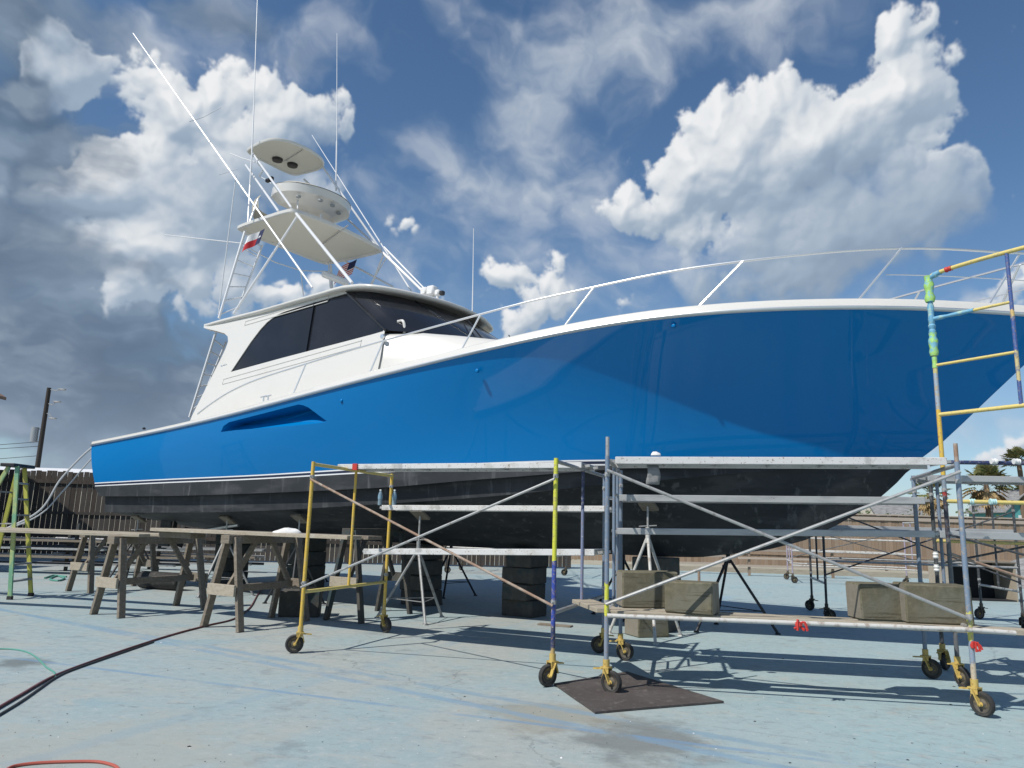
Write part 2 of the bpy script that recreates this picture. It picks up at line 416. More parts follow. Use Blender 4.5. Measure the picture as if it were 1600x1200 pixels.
YEL = (.60, .40, .06); LIME = (.55, .56, .05); BLU = (.045, .07, .22); SLATE = (.15, .20, .27); NAVY = (.02, .035, .10); ROSY = (.24, .13, .085)
M = {}
M['hull_blue'] = mat('hull_blue', (.0, .185, .50), .3, coat=.26, coat_r=.01, spec=.12, vary=[((.25, .25, .5), .35, .8, (.0, .172, .47))])
M['white_gel'] = mat('white_gelcoat', (.70, .685, .645), .28, coat=.4, vary=[(1.2, .45, .8, (.67, .655, .61))])
M['white_under'] = mat('underside_panel', (.70, .67, .58), .5)
M['white_paint'] = mat('white_paint', (.80, .80, .79), .35, vary=[(8, .6, .75, (.62, .62, .60))])
M['stripe_navy'] = mat('boot_navy', (.012, .017, .05), .3)
M['stripe_white'] = mat('boot_white', (.78, .79, .80), .3)
M['antifoul'] = mat('antifouling', (.025, .029, .034), .62, spec=.3, vary=[((1.0, 2.0, 5), .46, .66, (.060, .063, .068)), (1.1, .46, .66, (.040, .044, .049)), ((7, 7, .8), .56, .70, (.095, .098, .103))], bump=(30, .15))
M['steel'] = mat('polished_steel', (.80, .80, .80), .28, metal=.85)
M['alu_white'] = mat('white_tube', (.76, .77, .79), .3, coat=.3)
M['glass'] = mat('window_mask', (.016, .018, .023), .12, spec=.38, vary=[(1.5, .4, .8, (.024, .026, .033))])
M['black'] = mat('black_plastic', (.018, .018, .02), .45)
M['rubber'] = mat('rubber', (.028, .027, .026), .8, vary=[(12, .5, .75, (.10, .09, .08))])
M['rim'] = mat('wheel_rim', (.085, .075, .06), .7, vary=[(30, .5, .7, (.30, .22, .09))])
M['chalk_beige'] = mat('beige_pad', (.52, .47, .36), .6)
M['alu'] = mat('weathered_aluminium', (.50, .51, .51), .45, metal=.35, vary=[((2, 2, 9), .45, .7, (.36, .37, .38)), (40, .66, .72, (.22, .17, .13))], bump=(60, .12))
M['alu_bright'] = mat('plank_white', (.66, .655, .645), .5, vary=[(6, .50, .66, (.55, .54, .51)), (3, .56, .66, (.42, .42, .41)), (45, .60, .66, (.28, .22, .17))], bump=(50, .1))
M['galv'] = mat('galvanised_tube', (.46, .46, .45), .45, metal=.4, vary=[(18, .5, .72, (.30, .28, .25)), (50, .68, .72, (.24, .12, .06))])
M['rust_tube'] = mat('rusty_brace', (.30, .19, .13), .7, vary=[(9, .4, .65, (.40, .33, .27)), (30, .6, .7, (.18, .08, .045))], bump=(70, .2))
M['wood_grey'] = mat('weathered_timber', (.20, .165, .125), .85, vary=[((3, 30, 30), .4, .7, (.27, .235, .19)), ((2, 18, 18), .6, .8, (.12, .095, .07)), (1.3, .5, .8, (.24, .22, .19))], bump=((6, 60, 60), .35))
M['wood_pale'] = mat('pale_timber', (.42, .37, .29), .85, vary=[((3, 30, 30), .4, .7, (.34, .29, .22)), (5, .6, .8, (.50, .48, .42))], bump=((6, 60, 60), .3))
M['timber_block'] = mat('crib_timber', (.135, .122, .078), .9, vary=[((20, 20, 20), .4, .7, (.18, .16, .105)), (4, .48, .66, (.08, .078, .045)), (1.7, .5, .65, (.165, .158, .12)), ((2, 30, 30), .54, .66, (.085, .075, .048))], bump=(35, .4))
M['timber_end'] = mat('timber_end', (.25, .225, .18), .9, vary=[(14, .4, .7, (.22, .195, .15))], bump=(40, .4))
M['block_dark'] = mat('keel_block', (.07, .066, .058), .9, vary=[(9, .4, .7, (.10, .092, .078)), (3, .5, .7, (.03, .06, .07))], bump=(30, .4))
M['fence_dark'] = mat('fence_dark', (.058, .046, .038), .9, vary=[((18, 18, 1.2), .4, .7, (.09, .072, .058)), (2, .5, .8, (.038, .032, .028))], bump=((40, 40, 3), .3))
M['fence_tan'] = mat('fence_tan', (.36, .25, .165), .9, vary=[((18, 18, 1.0), .4, .7, (.27, .19, .125)), (.8, .5, .8, (.42, .31, .22))], bump=((40, 40, 3), .3))
M['fence_cap'] = mat('fence_cap', (.55, .45, .36), .8)
M['mat_board'] = mat('brown_sheet', (.072, .060, .055), .75, vary=[(2.2, .4, .7, (.098, .084, .078)), (14, .54, .68, (.135, .12, .112)), (40, .60, .68, (.035, .03, .028))], bump=(25, .3))
M['cast_yellow'] = mat('caster_yellow', (.58, .42, .12), .55, vary=[(25, .52, .68, (.36, .22, .06)), (60, .64, .7, (.16, .09, .05))])
M['green_pole'] = mat('ladder_green', (.44, .48, .17), .55, vary=[((3, 3, 1.5), .45, .60, (.16, .36, .22)), (20, .62, .7, (.55, .55, .40))])
M['yellow_rail'] = mat('ladder_yellow', (.48, .47, .08), .6, vary=[(10, .5, .7, (.35, .30, .10))])
M['grey_step'] = mat('grey_step', (.33, .35, .36), .5, metal=.3)
M['hose_red'] = mat('hose_red', (.15, .05, .055), .5, vary=[(3, .5, .7, (.20, .08, .08))])
M['hose_dark'] = mat('hose_dark', (.04, .045, .05), .5)
M['hose_green'] = mat('hose_green', (.10, .33, .26), .45)
M['hose_orange'] = mat('hose_orange', (.46, .11, .075), .4)
M['cable_grey'] = mat('cable_grey', (.50, .51, .52), .6)
M['stand_dark'] = mat('stand_dark', (.02, .024, .03), .6)
M['stand_grey'] = mat('stand_grey', (.36, .37, .37), .5, metal=.3, vary=[(20, .5, .7, (.22, .18, .15))])
M['stand_white'] = mat('stand_white', (.58, .57, .54), .55, vary=[(14, .5, .68, (.35, .29, .24))])
M['red_tape'] = mat('red_tape', (.55, .04, .03), .5)
M['white_tape'] = mat('white_tape', (.80, .80, .79), .6)
M['teal_tape'] = mat('pale_teal_tape', (.45, .68, .68), .6)
M['green_tape'] = mat('green_tape', (.38, .66, .16), .6, vary=[(18, .45, .6, (.20, .48, .62)), (9, .62, .7, (.62, .70, .30))], bump=(30, .5))
M['blue_tape'] = mat('blue_tape', (.16, .40, .58), .6, vary=[(16, .5, .66, (.42, .60, .50))], bump=(30, .4))
M['cloth'] = mat('white_rag', (.78, .78, .77), .9)
M['bottle'] = mat('clear_bottle', (.20, .29, .35), .08, spec=.8); M['bottle_label'] = mat('bottle_label', (.22, .36, .46), .4)
M['roof_white'] = mat('white_roof', (.78, .79, .80), .6)
M['bark'] = mat('palm_bark', (.17, .125, .085), .9, bump=(25, .5))
M['leaf'] = mat('palm_leaf', (.13, .16, .055), .6, vary=[(1.4, .4, .65, (.24, .21, .08))])
M['leaf_dry'] = mat('dry_frond', (.42, .31, .15), .8, vary=[(3, .4, .7, (.20, .12, .05))])
M['bush'] = mat('bush_leaf', (.045, .075, .022), .7, vary=[(.9, .4, .7, (.075, .105, .03))])
M['pole_wood'] = mat('pole_wood', (.035, .028, .024), .9, bump=((20, 20, 2), .4))
M['teal_wall'] = mat('teal_wall', (.10, .38, .38), .7)
M['brown_roof'] = mat('shingle_roof', (.30, .20, .15), .85, vary=[(6, .4, .7, (.22, .15, .11))])
M['cream_wall'] = mat('cream_wall', (.55, .52, .45), .8)
M['sand'] = mat('sand_ground', (.42, .38, .29), .95, vary=[(.7, .4, .7, (.34, .31, .22)), (.25, .55, .75, (.20, .23, .10))])
M['crate_dark'] = mat('dark_board', (.018, .02, .024), .8)
M['grey_tarp'] = mat('grey_tarp', (.30, .30, .30), .8, vary=[((2, 2, 12), .4, .6, (.20, .20, .20))])
M['flag_navy'] = mat('flag_navy', (.012, .02, .085), .8); M['flag_red'] = mat('flag_red', (.50, .02, .03), .8); M['flag_white'] = mat('flag_white', (.75, .75, .76), .8)

# ------------------------------------------------------------------ ground
def concrete():
    m = bpy.data.materials.new('painted_concrete'); m.use_nodes = True; t = NT(m.node_tree); p = t.n['Principled BSDF']
    pos = t.node('ShaderNodeNewGeometry').outputs['Position']
    # brushed sweep direction of the slab
    an = R_(-12); x, y, z = t.sep(pos)
    u = t.m('ADD', t.m('MULTIPLY', x, math.cos(an)), t.m('MULTIPLY', y, math.sin(an))); v = t.m('SUBTRACT', t.m('MULTIPLY', y, math.cos(an)), t.m('MULTIPLY', x, math.sin(an)))
    uv = t.comb(u, v, 0.0)
    big = t.noise(uv, .32, 6, .6, .6); mid = t.noise(t.vm('MULTIPLY', uv, (1.0, 1.5, 1)), 1.0, 7, .65, .8)
    fine = t.noise(uv, 9, 7, .7); grit = t.noise(uv, 60, 4, .7)
    c = t.mix(t.sstep(big, .36, .62), (.325, .42, .435), (.395, .42, .395))
    c = t.mix(t.sstep(t.m('ADD', x, t.m('MULTIPLY', big, 3.0)), 1.5, 4.5, 0, .6), c, (.345, .48, .50))
    c = t.mix(t.sstep(mid, .50, .70, 0, .6), c, (.26, .385, .43))
    c = t.mix(t.sstep(mid, .34, .22, 0, .5), c, (.46, .455, .43))
    c = t.mix(t.sstep(fine, .50, .66, 0, .42), c, (.27, .31, .32))
    c = t.mix(t.sstep(fine, .46, .34, 0, .42), c, (.50, .52, .51))
    c = t.mix(t.sstep(t.noise(uv, 1.7, 6, .68), .56, .68, 0, .5), c, (.22, .245, .255))
    c = t.mix(t.sstep(t.noise(t.vm('MULTIPLY', uv, (.9, 1.5, 1)), 2.4, 7, .7, .5), .54, .68, 0, .55), c, (.43, .425, .385))
    c = t.mix(t.sstep(t.noise(t.vm('MULTIPLY', t.vm('ADD', uv, (13, 5, 0)), (.9, 1.7, 1)), 4.5, 6, .72), .56, .66, 0, .6), c, (.25, .285, .30))
    c = t.mix(t.sstep(t.noise(t.vm('MULTIPLY', uv, (1, 3.5, 1)), 3.2, 6, .7), .62, .67, 0, .5), c, (.17, .18, .185))
    c = t.mix(t.sstep(grit, .60, .68, 0, .6), c, (.17, .175, .17))
    c = t.mix(t.sstep(t.noise(uv, 33, 4, .7), .67, .70), c, (.66, .66, .62))
    c = t.mix(t.sstep(t.noise(t.vm('ADD', uv, (4, 9, 0)), 11, 4, .7), .69, .71), c, (.64, .65, .63))
    for (cx, cy, rr, colr, am) in ((3.4, 18.5, 2.2, (.15, .36, .62), .55), (1.0, 5.9, .75, (.16, .165, .16), .7), (.4, 6.5, .7, (.30, .28, .22), .6), (-2.6, 5.0, 1.4, (.40, .39, .34), .5), (-6.2, 7.9, .5, (.17, .20, .20), .8), (-4.9, 8.05, .35, (.16, .19, .19), .9)):
        d = t.vm('SUBTRACT', pos, (cx, cy, 0)); n = t.node('ShaderNodeVectorMath', operation='LENGTH'); t.l.new(d, n.inputs[0])
        dd = t.m('ADD', n.outputs['Value'], t.m('MULTIPLY', t.m('SUBTRACT', t.noise(uv, 2.2, 6, .7), .5), rr * 1.9))
        c = t.mix(t.sstep(dd, rr, rr * .35, 0, am), c, colr)
    ck = t.voro(t.vm('ADD', uv, t.vm('SCALE', t.noise(uv, 1.1, 5, .65, out=1), .9)), .17, 'DISTANCE_TO_EDGE')
    c = t.mix(t.m('MULTIPLY', t.sstep(ck, .003, .0008, 0, .4), t.sstep(t.noise(uv, .5, 3), .42, .55)), c, (.12, .13, .13))
    # faint lines of old blue layout paint and the sawn joints of the slab
    def band(p0, p1, wd, colr, am):
        nonlocal c
        d = Vector((p1[0] - p0[0], p1[1] - p0[1])).normalized(); nx, ny = -d.y, d.x
        s_ = t.m('ABSOLUTE', t.m('ADD', t.m('ADD', t.m('MULTIPLY', x, nx), t.m('MULTIPLY', y, ny)), -(p0[0] * nx + p0[1] * ny)))
        s_ = t.m('ADD', s_, t.m('MULTIPLY', t.m('SUBTRACT', t.noise(uv, 5, 5, .7), .5), wd * 1.4))
        f_ = t.m('MULTIPLY', t.sstep(s_, wd, wd * .4, 0, am), t.sstep(t.noise(uv, 1.3, 5, .65), .30, .55))
        c = t.mix(f_, c, colr)
    for a, b, wd, colr, am in BANDS: band(a, b, wd, colr, am)
    t.l.new(t.vm('SCALE', c, .86), p.inputs['Base Color']); p.inputs['Specular IOR Level'].default_value = .3
    t.l.new(t.sstep(fine, .3, .7, .62, .85), p.inputs['Roughness'])
    b = t.node('ShaderNodeBump'); b.inputs['Strength'].default_value = .35; b.inputs['Distance'].default_value = .006
    t.l.new(t.m('ADD', grit, t.m('MULTIPLY', fine, .7)), b.inputs['Height']); t.l.new(b.outputs[0], p.inputs['Normal'])
    return m
g2 = lambda x, y: tuple(G(x, y))[:2]
BANDS = [(g2(0, 952), g2(460, 1045), .085, (.20, .32, .44), .62), (g2(20, 1195), g2(400, 1090), .12, (.26, .36, .42), .35), (g2(560, 1052), g2(860, 1105), .09, (.20, .32, .42), .6),
         (g2(1128, 1168), g2(1500, 1215), .05, (.17, .29, .44), .6), (g2(300, 1010), g2(470, 985), .05, (.24, .33, .42), .35), (g2(560, 1062), g2(1600, 1200), .008, (.20, .22, .23), .5)]
M['concrete'] = concrete()
mb = MB(); mb.add([(-1500, -1500, -.30), (1500, -1500, -.30), (1500, 3000, -.30), (-1500, 3000, -.30)], [(0, 1, 2, 3)])
solo('ground', mb, M['sand'], 'sandy open ground beyond the yard fence', None, kind='structure')
mb = MB(); mb.prism([(-40, -25), (45, -25), (45, 31), (14, 34), (-40, 27)], -.25, 0)
solo('yard_slab', mb, M['concrete'], 'pale blue stained concrete yard slab under the boat', None, kind='structure')

# ------------------------------------------------------------------ the sport fishing boat, in its own frame: x forward from the transom, y to port
BA = R_(-34); BO = Vector((-7.85, 18.97, 0)); BT = Vector((math.cos(BA), math.sin(BA), 0)); BN = Vector((-math.sin(BA), math.cos(BA), 0))
boat = thing('sport_fishing_boat', 'large sport fishing boat with glossy blue hull, white cabin and tall tower', 'boat', BO, rz=BA)
def to_boat(p): d = Vector(p) - BO; return Vector((d.dot(BT), d.dot(BN), p.z))
def in_world(p): return BO + BT * p[0] + BN * p[1] + Vector((0, 0, p[2]))
def bp(x, y, u):                 # survey point on the lengthwise plane u of the boat
    d = ray(x, y); k = (u - (CP - BO).dot(BN)) / d.dot(BN); return to_boat(CP + d * k)
def bpf(x, y, f):                # survey point on the surface u = f(t)
    u = f(8)
    for _ in range(40): q = bp(x, y, u); u = .5 * u + .5 * f(min(max(q.x, -1), 17.9))
    return q
hs = spline([-.4, 3, 6, 9, 11, 13, 15, 16.2, 17.1, 17.86], [2.42, 2.58, 2.66, 2.62, 2.5, 2.22, 1.66, 1.13, .56, .012])
zs = spline([-.4, 2.5, 4.6, 6.5, 8.5, 11.1, 12.85, 14.2, 15.8, 17.3, 17.86], [3.015, 3.185, 3.35, 3.55, 3.785, 4.09, 4.26, 4.31, 4.29, 4.235, 4.21])
hw = spline([-.3, 3, 6, 9, 11, 12.5, 14, 15, 16.06], [2.36, 2.42, 2.4, 2.2, 1.85, 1.42, .85, .46, .008])
zw = spline([-.3, 3.2, 5.9, 8, 9.7, 11.3, 13.1, 14.25, 16.1], [2.095, 2.16, 2.21, 2.28, 2.33, 2.38, 2.41, 2.43, 2.47])
_sz = [2.41, 2.74, 3.0, 3.26, 3.69, 4.21]; _st = [15.88, 16.3, 16.57, 16.83, 17.27, 17.86]
stem = lambda z: float(np.interp(z, _sz, _st))
zup = lambda t: zw(t) + .085
def sm(x, a, b): x = min(max((x - a) / (b - a), 0), 1); return x * x * (3 - 2 * x)
def topside(a, s, sg=-1):        # a along the hull, s from boot stripe to sheer
    t0w, t0s = -.13, -.36; tew, tes = stem(zup(16.06)), 17.86
    tw = t0w + a * (tew - t0w); ts = t0s + a * (tes - t0s)
    z = zup(tw) + (zs(ts) - zup(tw)) * s
    ze = zup(16.06) + (zs(17.86) - zup(16.06)) * s
    t0 = t0w + (t0s - t0w) * s; t = t0 + a * (stem(ze) - t0)
    p = 1 + 1.3 * sm(a, .40, .85)
    lat = hw(tw) + (hs(ts) - hw(tw)) * s ** p + .03 * math.sin(math.pi * s) * (1 - sm(a, .3, .6))
    return Vector((t, sg * lat, z))
NA, NS = 96, 16
av = [1 - (1 - i / NA) ** 1.12 for i in range(NA + 1)]
a_of = lambda i: float(np.interp(i, range(NA + 1), av))
hull = MB(); VENT = [(344, 675), (349, 666), (359, 660), (467.5, 632.5), (476, 633), (482, 637), (510, 658), (505, 660), (364, 672.5)]
def vent_ij(x, y):
    q = bp(x, y, -2.62); best = None
    for _ in range(3): q = bp(x, y, best[1].y) if best else q; best = min(((abs(P.x - q.x) + abs(P.z - q.z), P, i, j) for i in np.arange(18, 52, .25) for j in np.arange(4, 15.5, .25) for P in (topside(a_of(i), j / NS),)), key=lambda e: e[0])
    return Vector((best[2], best[3]))
vij = [vent_ij(*p) for p in VENT]
I0, I1 = int(min(v.x for v in vij)) - 1, int(max(v.x for v in vij)) + 2
J0, J1 = int(min(v.y for v in vij)) - 1, min(NS, int(max(v.y for v in vij)) + 2)
for sg in (-1, 1):
    gr = [[topside(av[i], j / NS, sg) for i in range(NA + 1)] for j in range(NS + 1)]
    for j in range(NS):
        for i in range(NA):
            if I0 <= i < I1 and J0 <= j < J1: continue
            q = [gr[j][i], gr[j][i + 1], gr[j + 1][i + 1], gr[j + 1][i]]
            hull.add(q if sg < 0 else q[::-1], [(0, 1, 2, 3)], 0, True)
    pts = [Vector((i, j)) for j in range(J0, J1 + 1) for i in range(I0, I1 + 1)]
    o = len(pts); pts += vij; vn = len(vij)
    out = delaunay_2d_cdt(pts, [(o + k, o + (k + 1) % vn) for k in range(vn)], [], 0, 1e-5)
    def inside(p):
        c = False
        for k in range(vn):
            a, b = vij[k], vij[k - 1]
            if (a.y > p.y) != (b.y > p.y) and p.x < (b.x - a.x) * (p.y - a.y) / (b.y - a.y) + a.x: c = not c
        return c
    P3 = [topside(a_of(p.x), p.y / NS, sg) for p in out[0]]
    for f in out[2]:
        cc = sum((out[0][k] for k in f), Vector((0, 0))) / len(f)
        if inside(cc): continue
        nrm = (P3[f[1]] - P3[f[0]]).cross(P3[f[2]] - P3[f[0]])
        hull.add([P3[k] for k in (f if nrm.y * sg > 0 else f[::-1])], [tuple(range(len(f)))], 0, True)
stern = [[topside(0, j / NS, sg) for sg in (-1, -.5, 0, .5, 1)] for j in range(NS + 1)]
stern = [[Vector((p.x - .12 * (1 - abs(k - 2) / 2), p.y, p.z)) for k, p in enumerate(r)] for r in stern]
hull.grid(stern, 0, True, True)
hull_o = part('hull', hull, M['hull_blue'], boat, weld=True, local=True, sharp=35)
for sg in (-1, 1):               # engine air scoops let into the topsides
    mb = MB(); rim = [topside(a_of(v.x), v.y / NS, sg) for v in vij]; c = sum(rim, Vector()) / vn
    dep = [.10, .22, .32, .39, .39, .35, .05, .05, .12]
    inn = [Vector((c.x + (p.x - c.x) * .93, p.y - sg * d, c.z + (p.z - c.z) * .86 + .0)) for p, d in zip(rim, dep)]
    for k in range(vn):
        q = [rim[k], rim[(k + 1) % vn], inn[(k + 1) % vn], inn[k]]; mb.add(q, [(0, 1, 2, 3)])
    ic = sum(inn, Vector()) / vn
    for k in range(vn): mb.add([inn[k], inn[(k + 1) % vn], ic], [(0, 1, 2)])
    part('air_scoop', mb, M['hull_blue'], hull_o, local=True, weld=True, sharp=25)
def fitting(x, y):
    mb = MB(); q = bpf(x, y, lambda t: -hs(t) + .04); mb.lathe([(0, .012), (.020, .011), (.028, .004), (.030, -.03)], 12, q, Matrix.Rotation(R_(90), 3, 'X')); part('drain_fitting', mb, M['hull_blue'], hull_o, local=True)
for p in ((268, 690), (533, 626), (745, 579), (1052, 508.5)): fitting(*p)

zch = spline([-.2, 3.2, 5.9, 8, 8.8, 9.9, 11.2, 12.3, 13.4, 16.0], [1.885, 1.90, 1.96, 2.03, 2.07, 2.155, 2.255, 2.345, 2.385, 2.455])
zsl = spline([-.2, 5.7, 7.9, 9.1, 10.8, 11.9, 12.8, 14, 15, 16.0], [1.54, 1.65, 1.765, 1.84, 1.98, 2.11, 2.20, 2.33, 2.40, 2.45])
zk = lambda t: float(np.interp(t, [0, 4, 9, 12.4, 13, 14.0, 14.52, 14.95, 15.25, 15.52, 15.72, 15.9, 16.0], [1.25, 1.14, 1.10, 1.10, 1.12, 1.27, 1.42, 1.64, 1.82, 2.02, 2.2, 2.4, 2.45]))
def strip(name, f0, f1, m):
    mb = MB()
    for sg in (-1, 1):
        rows = []
        for f in (f0, f1):
            r = []
            for a in av:
                tw = -.13 + a * (16.06 + .13); z = zw(tw) + .085 * f; te = stem(zw(16.06) + .085 * f)
                r.append(Vector((-.13 + .13 * (1 - f) * .3 + a * (te + .13), sg * (hw(tw) + .001), z)))
            rows.append(r)
        mb.grid(rows, 0, True, sg > 0)
        if sg < 0: e0, e1 = rows[0][0], rows[1][0]
    mb.add([e0, (e0.x, -e0.y, e0.z), (e1.x, -e1.y, e1.z), e1], [(3, 2, 1, 0)])
    return part(name, mb, m, boat, local=True, weld=True)
strip('boot_stripe', 0, .26, M['stripe_white']); strip('boot_stripe', .74, 1.0, M['stripe_white']); strip('boot_band', .26, .74, M['stripe_navy'])
under = MB()
for sg in (-1, 1):
    rows = [[] for _ in range(9)]
    for a in av:
        t = -.05 + a * 16.0; b = hw(min(t, 16.05)); tp = (1 - sm(t, 11.5, 15.9)); zc = min(zch(t), zw(t) - .004); zl = min(zsl(t), zc - .012 * (1 - a) - .002)
        k = zk(t); k = min(k, zl - .001)
        bi = max(b - .13 * tp, .004); bl = max(b - .16 * tp, .003); b2 = max(b - .32 * tp, .002)
        rk = .2 * (1 - a) ** 20
        rows[0].append(Vector((t + (-.08) * (1 - a) ** 20, sg * b, zw(t)))); rows[1].append(Vector((t + rk, sg * b, zc))); rows[2].append(Vector((t + rk, sg * bi, zc - .004)))
        rows[3].append(Vector((t + rk, sg * bl, zl))); rows[4].append(Vector((t + rk, sg * b2, zl + .004)))
        for n_, fr in ((5, .3), (6, .62), (7, .97), (8, 1.0)):
            zz = zl + (k - zl) * (fr ** 1.06); rows[n_].append(Vector((t + rk, sg * b2 * (1 - fr), zz if n_ < 8 else k)))
    for i in range(8): under.grid([rows[i], rows[i + 1]], 0, True, sg < 0)
    for i in range(8): under.add([rows[i][0], rows[i + 1][0], (rows[i + 1][0].x, 0, rows[i + 1][0].z), (rows[i][0].x, 0, rows[i][0].z)], [(0, 1, 2, 3) if sg < 0 else (3, 2, 1, 0)])
part('hull_bottom', under, M['antifoul'], boat, local=True, weld=True, sharp=22)
for u in (-.95, .95):
    mb = MB(); mb.box((.55, u, 1.12), (.42, .05, .62), None, 0, .015); part('rudder', mb, M['antifoul'], boat, local=True)
    mb = MB(); mb.tube([(1.05, u, 1.10), (3.2, u, 1.36)], .04, 10); part('propeller_shaft', mb, M['steel'], boat, local=True)
    mb = MB(); mb.tube([(.93, u, 1.09), (1.12, u, 1.11)], .07, 12)
    for k in range(4):
        A_ = k * math.pi / 2 + .4; cy, cz = math.cos(A_), math.sin(A_)
        mb.add([(1.0, u + cy * .06, 1.1 + cz * .06), (1.08, u + cy * .2 - cz * .1, 1.1 + cz * .2 + cy * .1), (1.06, u + cy * .34, 1.1 + cz * .34), (.98, u + cy * .22 + cz * .1, 1.1 + cz * .22 - cy * .1)], [(0, 1, 2, 3)])
    part('propeller', mb, M['antifoul'], boat, local=True)
# toe rail, rub rail, decks
def along(fn, n=90, t0=-.36, t1=17.84): return [fn(t0 + (t1 - t0) * i / n) for i in range(n + 1)]
mb = MB(); rr = MB()
for sg in (-1, 1):
    rows = []
    for du, dz in ((-.01, -.012), (.022, -.008), (.026, .018), (.006, .05), (.004, .115), (-.02, .135), (-.11, .135), (-.125, .02)):
        rows.append(along(lambda t: Vector((t, sg * max(hs(t) + du * min(1, hs(t) * 3), .001), zs(t) + dz * (.72 + .28 * sm(t, 3, 9))))))
    mb.grid(rows, 0, True, sg > 0)
    rr.tube(along(lambda t: Vector((t, sg * (hs(t) + .026), zs(t) + .016))), .017, 8)
mb.box((-.33, 0, 3.04), (.14, 4.7, .14), None, 0, .03)
part('toe_rail', mb, M['white_gel'], boat, local=True, sharp=50)
part('rub_rail', rr, M['steel'], boat, local=True)
mb = MB(); rows = []
for i in range(60):
    t = 3.2 + (17.8 - 3.2) * i / 59; b = max(hs(t) - .1, .001); rows.append([Vector((t, b * y, zs(t) + .02 + .07 * (1 - y * y))) for y in (-1, -.75, -.5, -.25, 0, .25, .5, .75, 1)])
mb.grid(rows, 0, True); part('foredeck', mb, M['white_gel'], boat, local=True)
mb = MB(); c0 = [(-.2, -2.2), (3.2, -2.3), (3.2, 2.3), (-.2, 2.2)]
mb.prism(c0, 2.42, 2.46); 
for sg in (-1, 1): mb.add([(-.3, sg * 2.36, 3.05), (3.3, sg * 2.45, 3.25), (3.3, sg * 2.2, 3.27), (-.2, sg * 2.15, 3.07), (3.3, sg * 2.2, 2.44), (-.2, sg * 2.15, 2.44)], [(0, 1, 2, 3) if sg < 0 else (3, 2, 1, 0), (3, 2, 4, 5) if sg < 0 else (5, 4, 2, 3)])
mb.box((-.22, 0, 2.75), (.16, 4.3, .62)); part('cockpit', mb, M['white_gel'], boat, local=True)

# deckhouse
hu = lambda z: 2.0 - .18 * (z - 4.5)
SIDE = [(2.92, 3.2), (2.98, 3.55), (3.18, 4.08), (3.44, 4.76), (3.51, 4.97), (3.53, 5.13), (3.47, 5.25), (3.32, 5.34), (3.02, 5.43), (2.5, 5.57), (2.47, 5.66), (4.38, 5.735), (5.72, 5.79), (6.70, 5.83), (6.86, 5.722), (7.46, 5.265), (8.03, 4.835), (8.06, 4.79), (8.08, 4.3), (8.08, 3.45)]
WIN = [(3.90, 4.42), (4.31, 5.03), (4.52, 5.28), (4.67, 5.41), (4.88, 5.52), (5.12, 5.575), (5.47, 5.61), (6.15, 5.665), (6.84, 5.71), (7.45, 5.26), (8.02, 4.83), (8.02, 4.795), (7.74, 4.765), (6.46, 4.655), (5.36, 4.56)]
for sg in (-1, 1):
    mb = MB()
    n1, n2 = len(SIDE), len(WIN); pts = [Vector(p) for p in SIDE + WIN]
    ed = [(k, (k + 1) % n1) for k in range(n1)] + [(n1 + k, n1 + (k + 1) % n2) for k in range(n2)]
    out = delaunay_2d_cdt(pts, ed, [], 0, 1e-6)
    def inpoly(p, poly):
        c = False
        for k in range(len(poly)):
            a, b = poly[k], poly[k - 1]
            if (a[1] > p[1]) != (b[1] > p[1]) and p[0] < (b[0] - a[0]) * (p[1] - a[1]) / (b[1] - a[1]) + a[0]: c = not c
        return c
    P3 = [Vector((p.x, sg * hu(p.y), p.y)) for p in out[0]]
    for f in out[2]:
        cc = sum((out[0][k] for k in f), Vector((0, 0))) / len(f)
        if not inpoly(cc, SIDE) or inpoly(cc, WIN): continue
        nrm = (P3[f[1]] - P3[f[0]]).cross(P3[f[2]] - P3[f[0]])
        mb.add([P3[k] for k in (f if nrm.y * sg > 0 else f[::-1])], [tuple(range(len(f)))])
    for poly, d in ((WIN, .03), (SIDE[1:11], .09)):           # returns of the window opening and of the wing
        for k in range(len(poly) - (0 if poly is WIN else 1)):
            a, b = poly[k], poly[(k + 1) % len(poly)]
            mb.add([(a[0], sg * hu(a[1]), a[1]), (b[0], sg * hu(b[1]), b[1]), (b[0], sg * (hu(b[1]) - d), b[1]), (a[0], sg * (hu(a[1]) - d), a[1])], [(0, 1, 2, 3) if sg > 0 else (3, 2, 1, 0)])
    hs_o = part('cabin_side', mb, M['white_gel'], boat, local=True)
    gl = MB(); gl.add([(x, sg * (hu(z) - .02), z) for x, z in WIN], [tuple(range(len(WIN))) if sg > 0 else tuple(reversed(range(len(WIN))))])
    gl_o = part('side_window', gl, M['glass'], hs_o, local=True)
    mu = MB(); mu.bar((6.15 - .05, sg * (hu(4.63) - .012), 4.63), (6.0, sg * (hu(5.64) - .012), 5.645), .012, .05, 0, (0, 1, 0)); part('mullion', mu, M['glass'], hs_o, local=True)
    tr = MB()                                                # raised mouldings under the window and beside the roof
    for (ax, ay, bx, by, h) in ((352, 597, 566, 537, .055), (372, 502, 503, 463.5, .045)):
        p = bp(ax, ay, -2.0); q = bp(bx, by, -1.95); lo, hi = [], []
        for k in range(9):
            g_ = k / 8; x = p.x + (q.x - p.x) * g_; z = p.z + (q.z - p.z) * g_; lo.append((x, sg * hu(z - h), z - h)); hi.append((x, sg * hu(z + h), z + h))
        tr.tube(lo + hi[::-1], .012, 6, close=True)
    part('moulding', tr, M['white_gel'], hs_o, local=True)
em = MB()
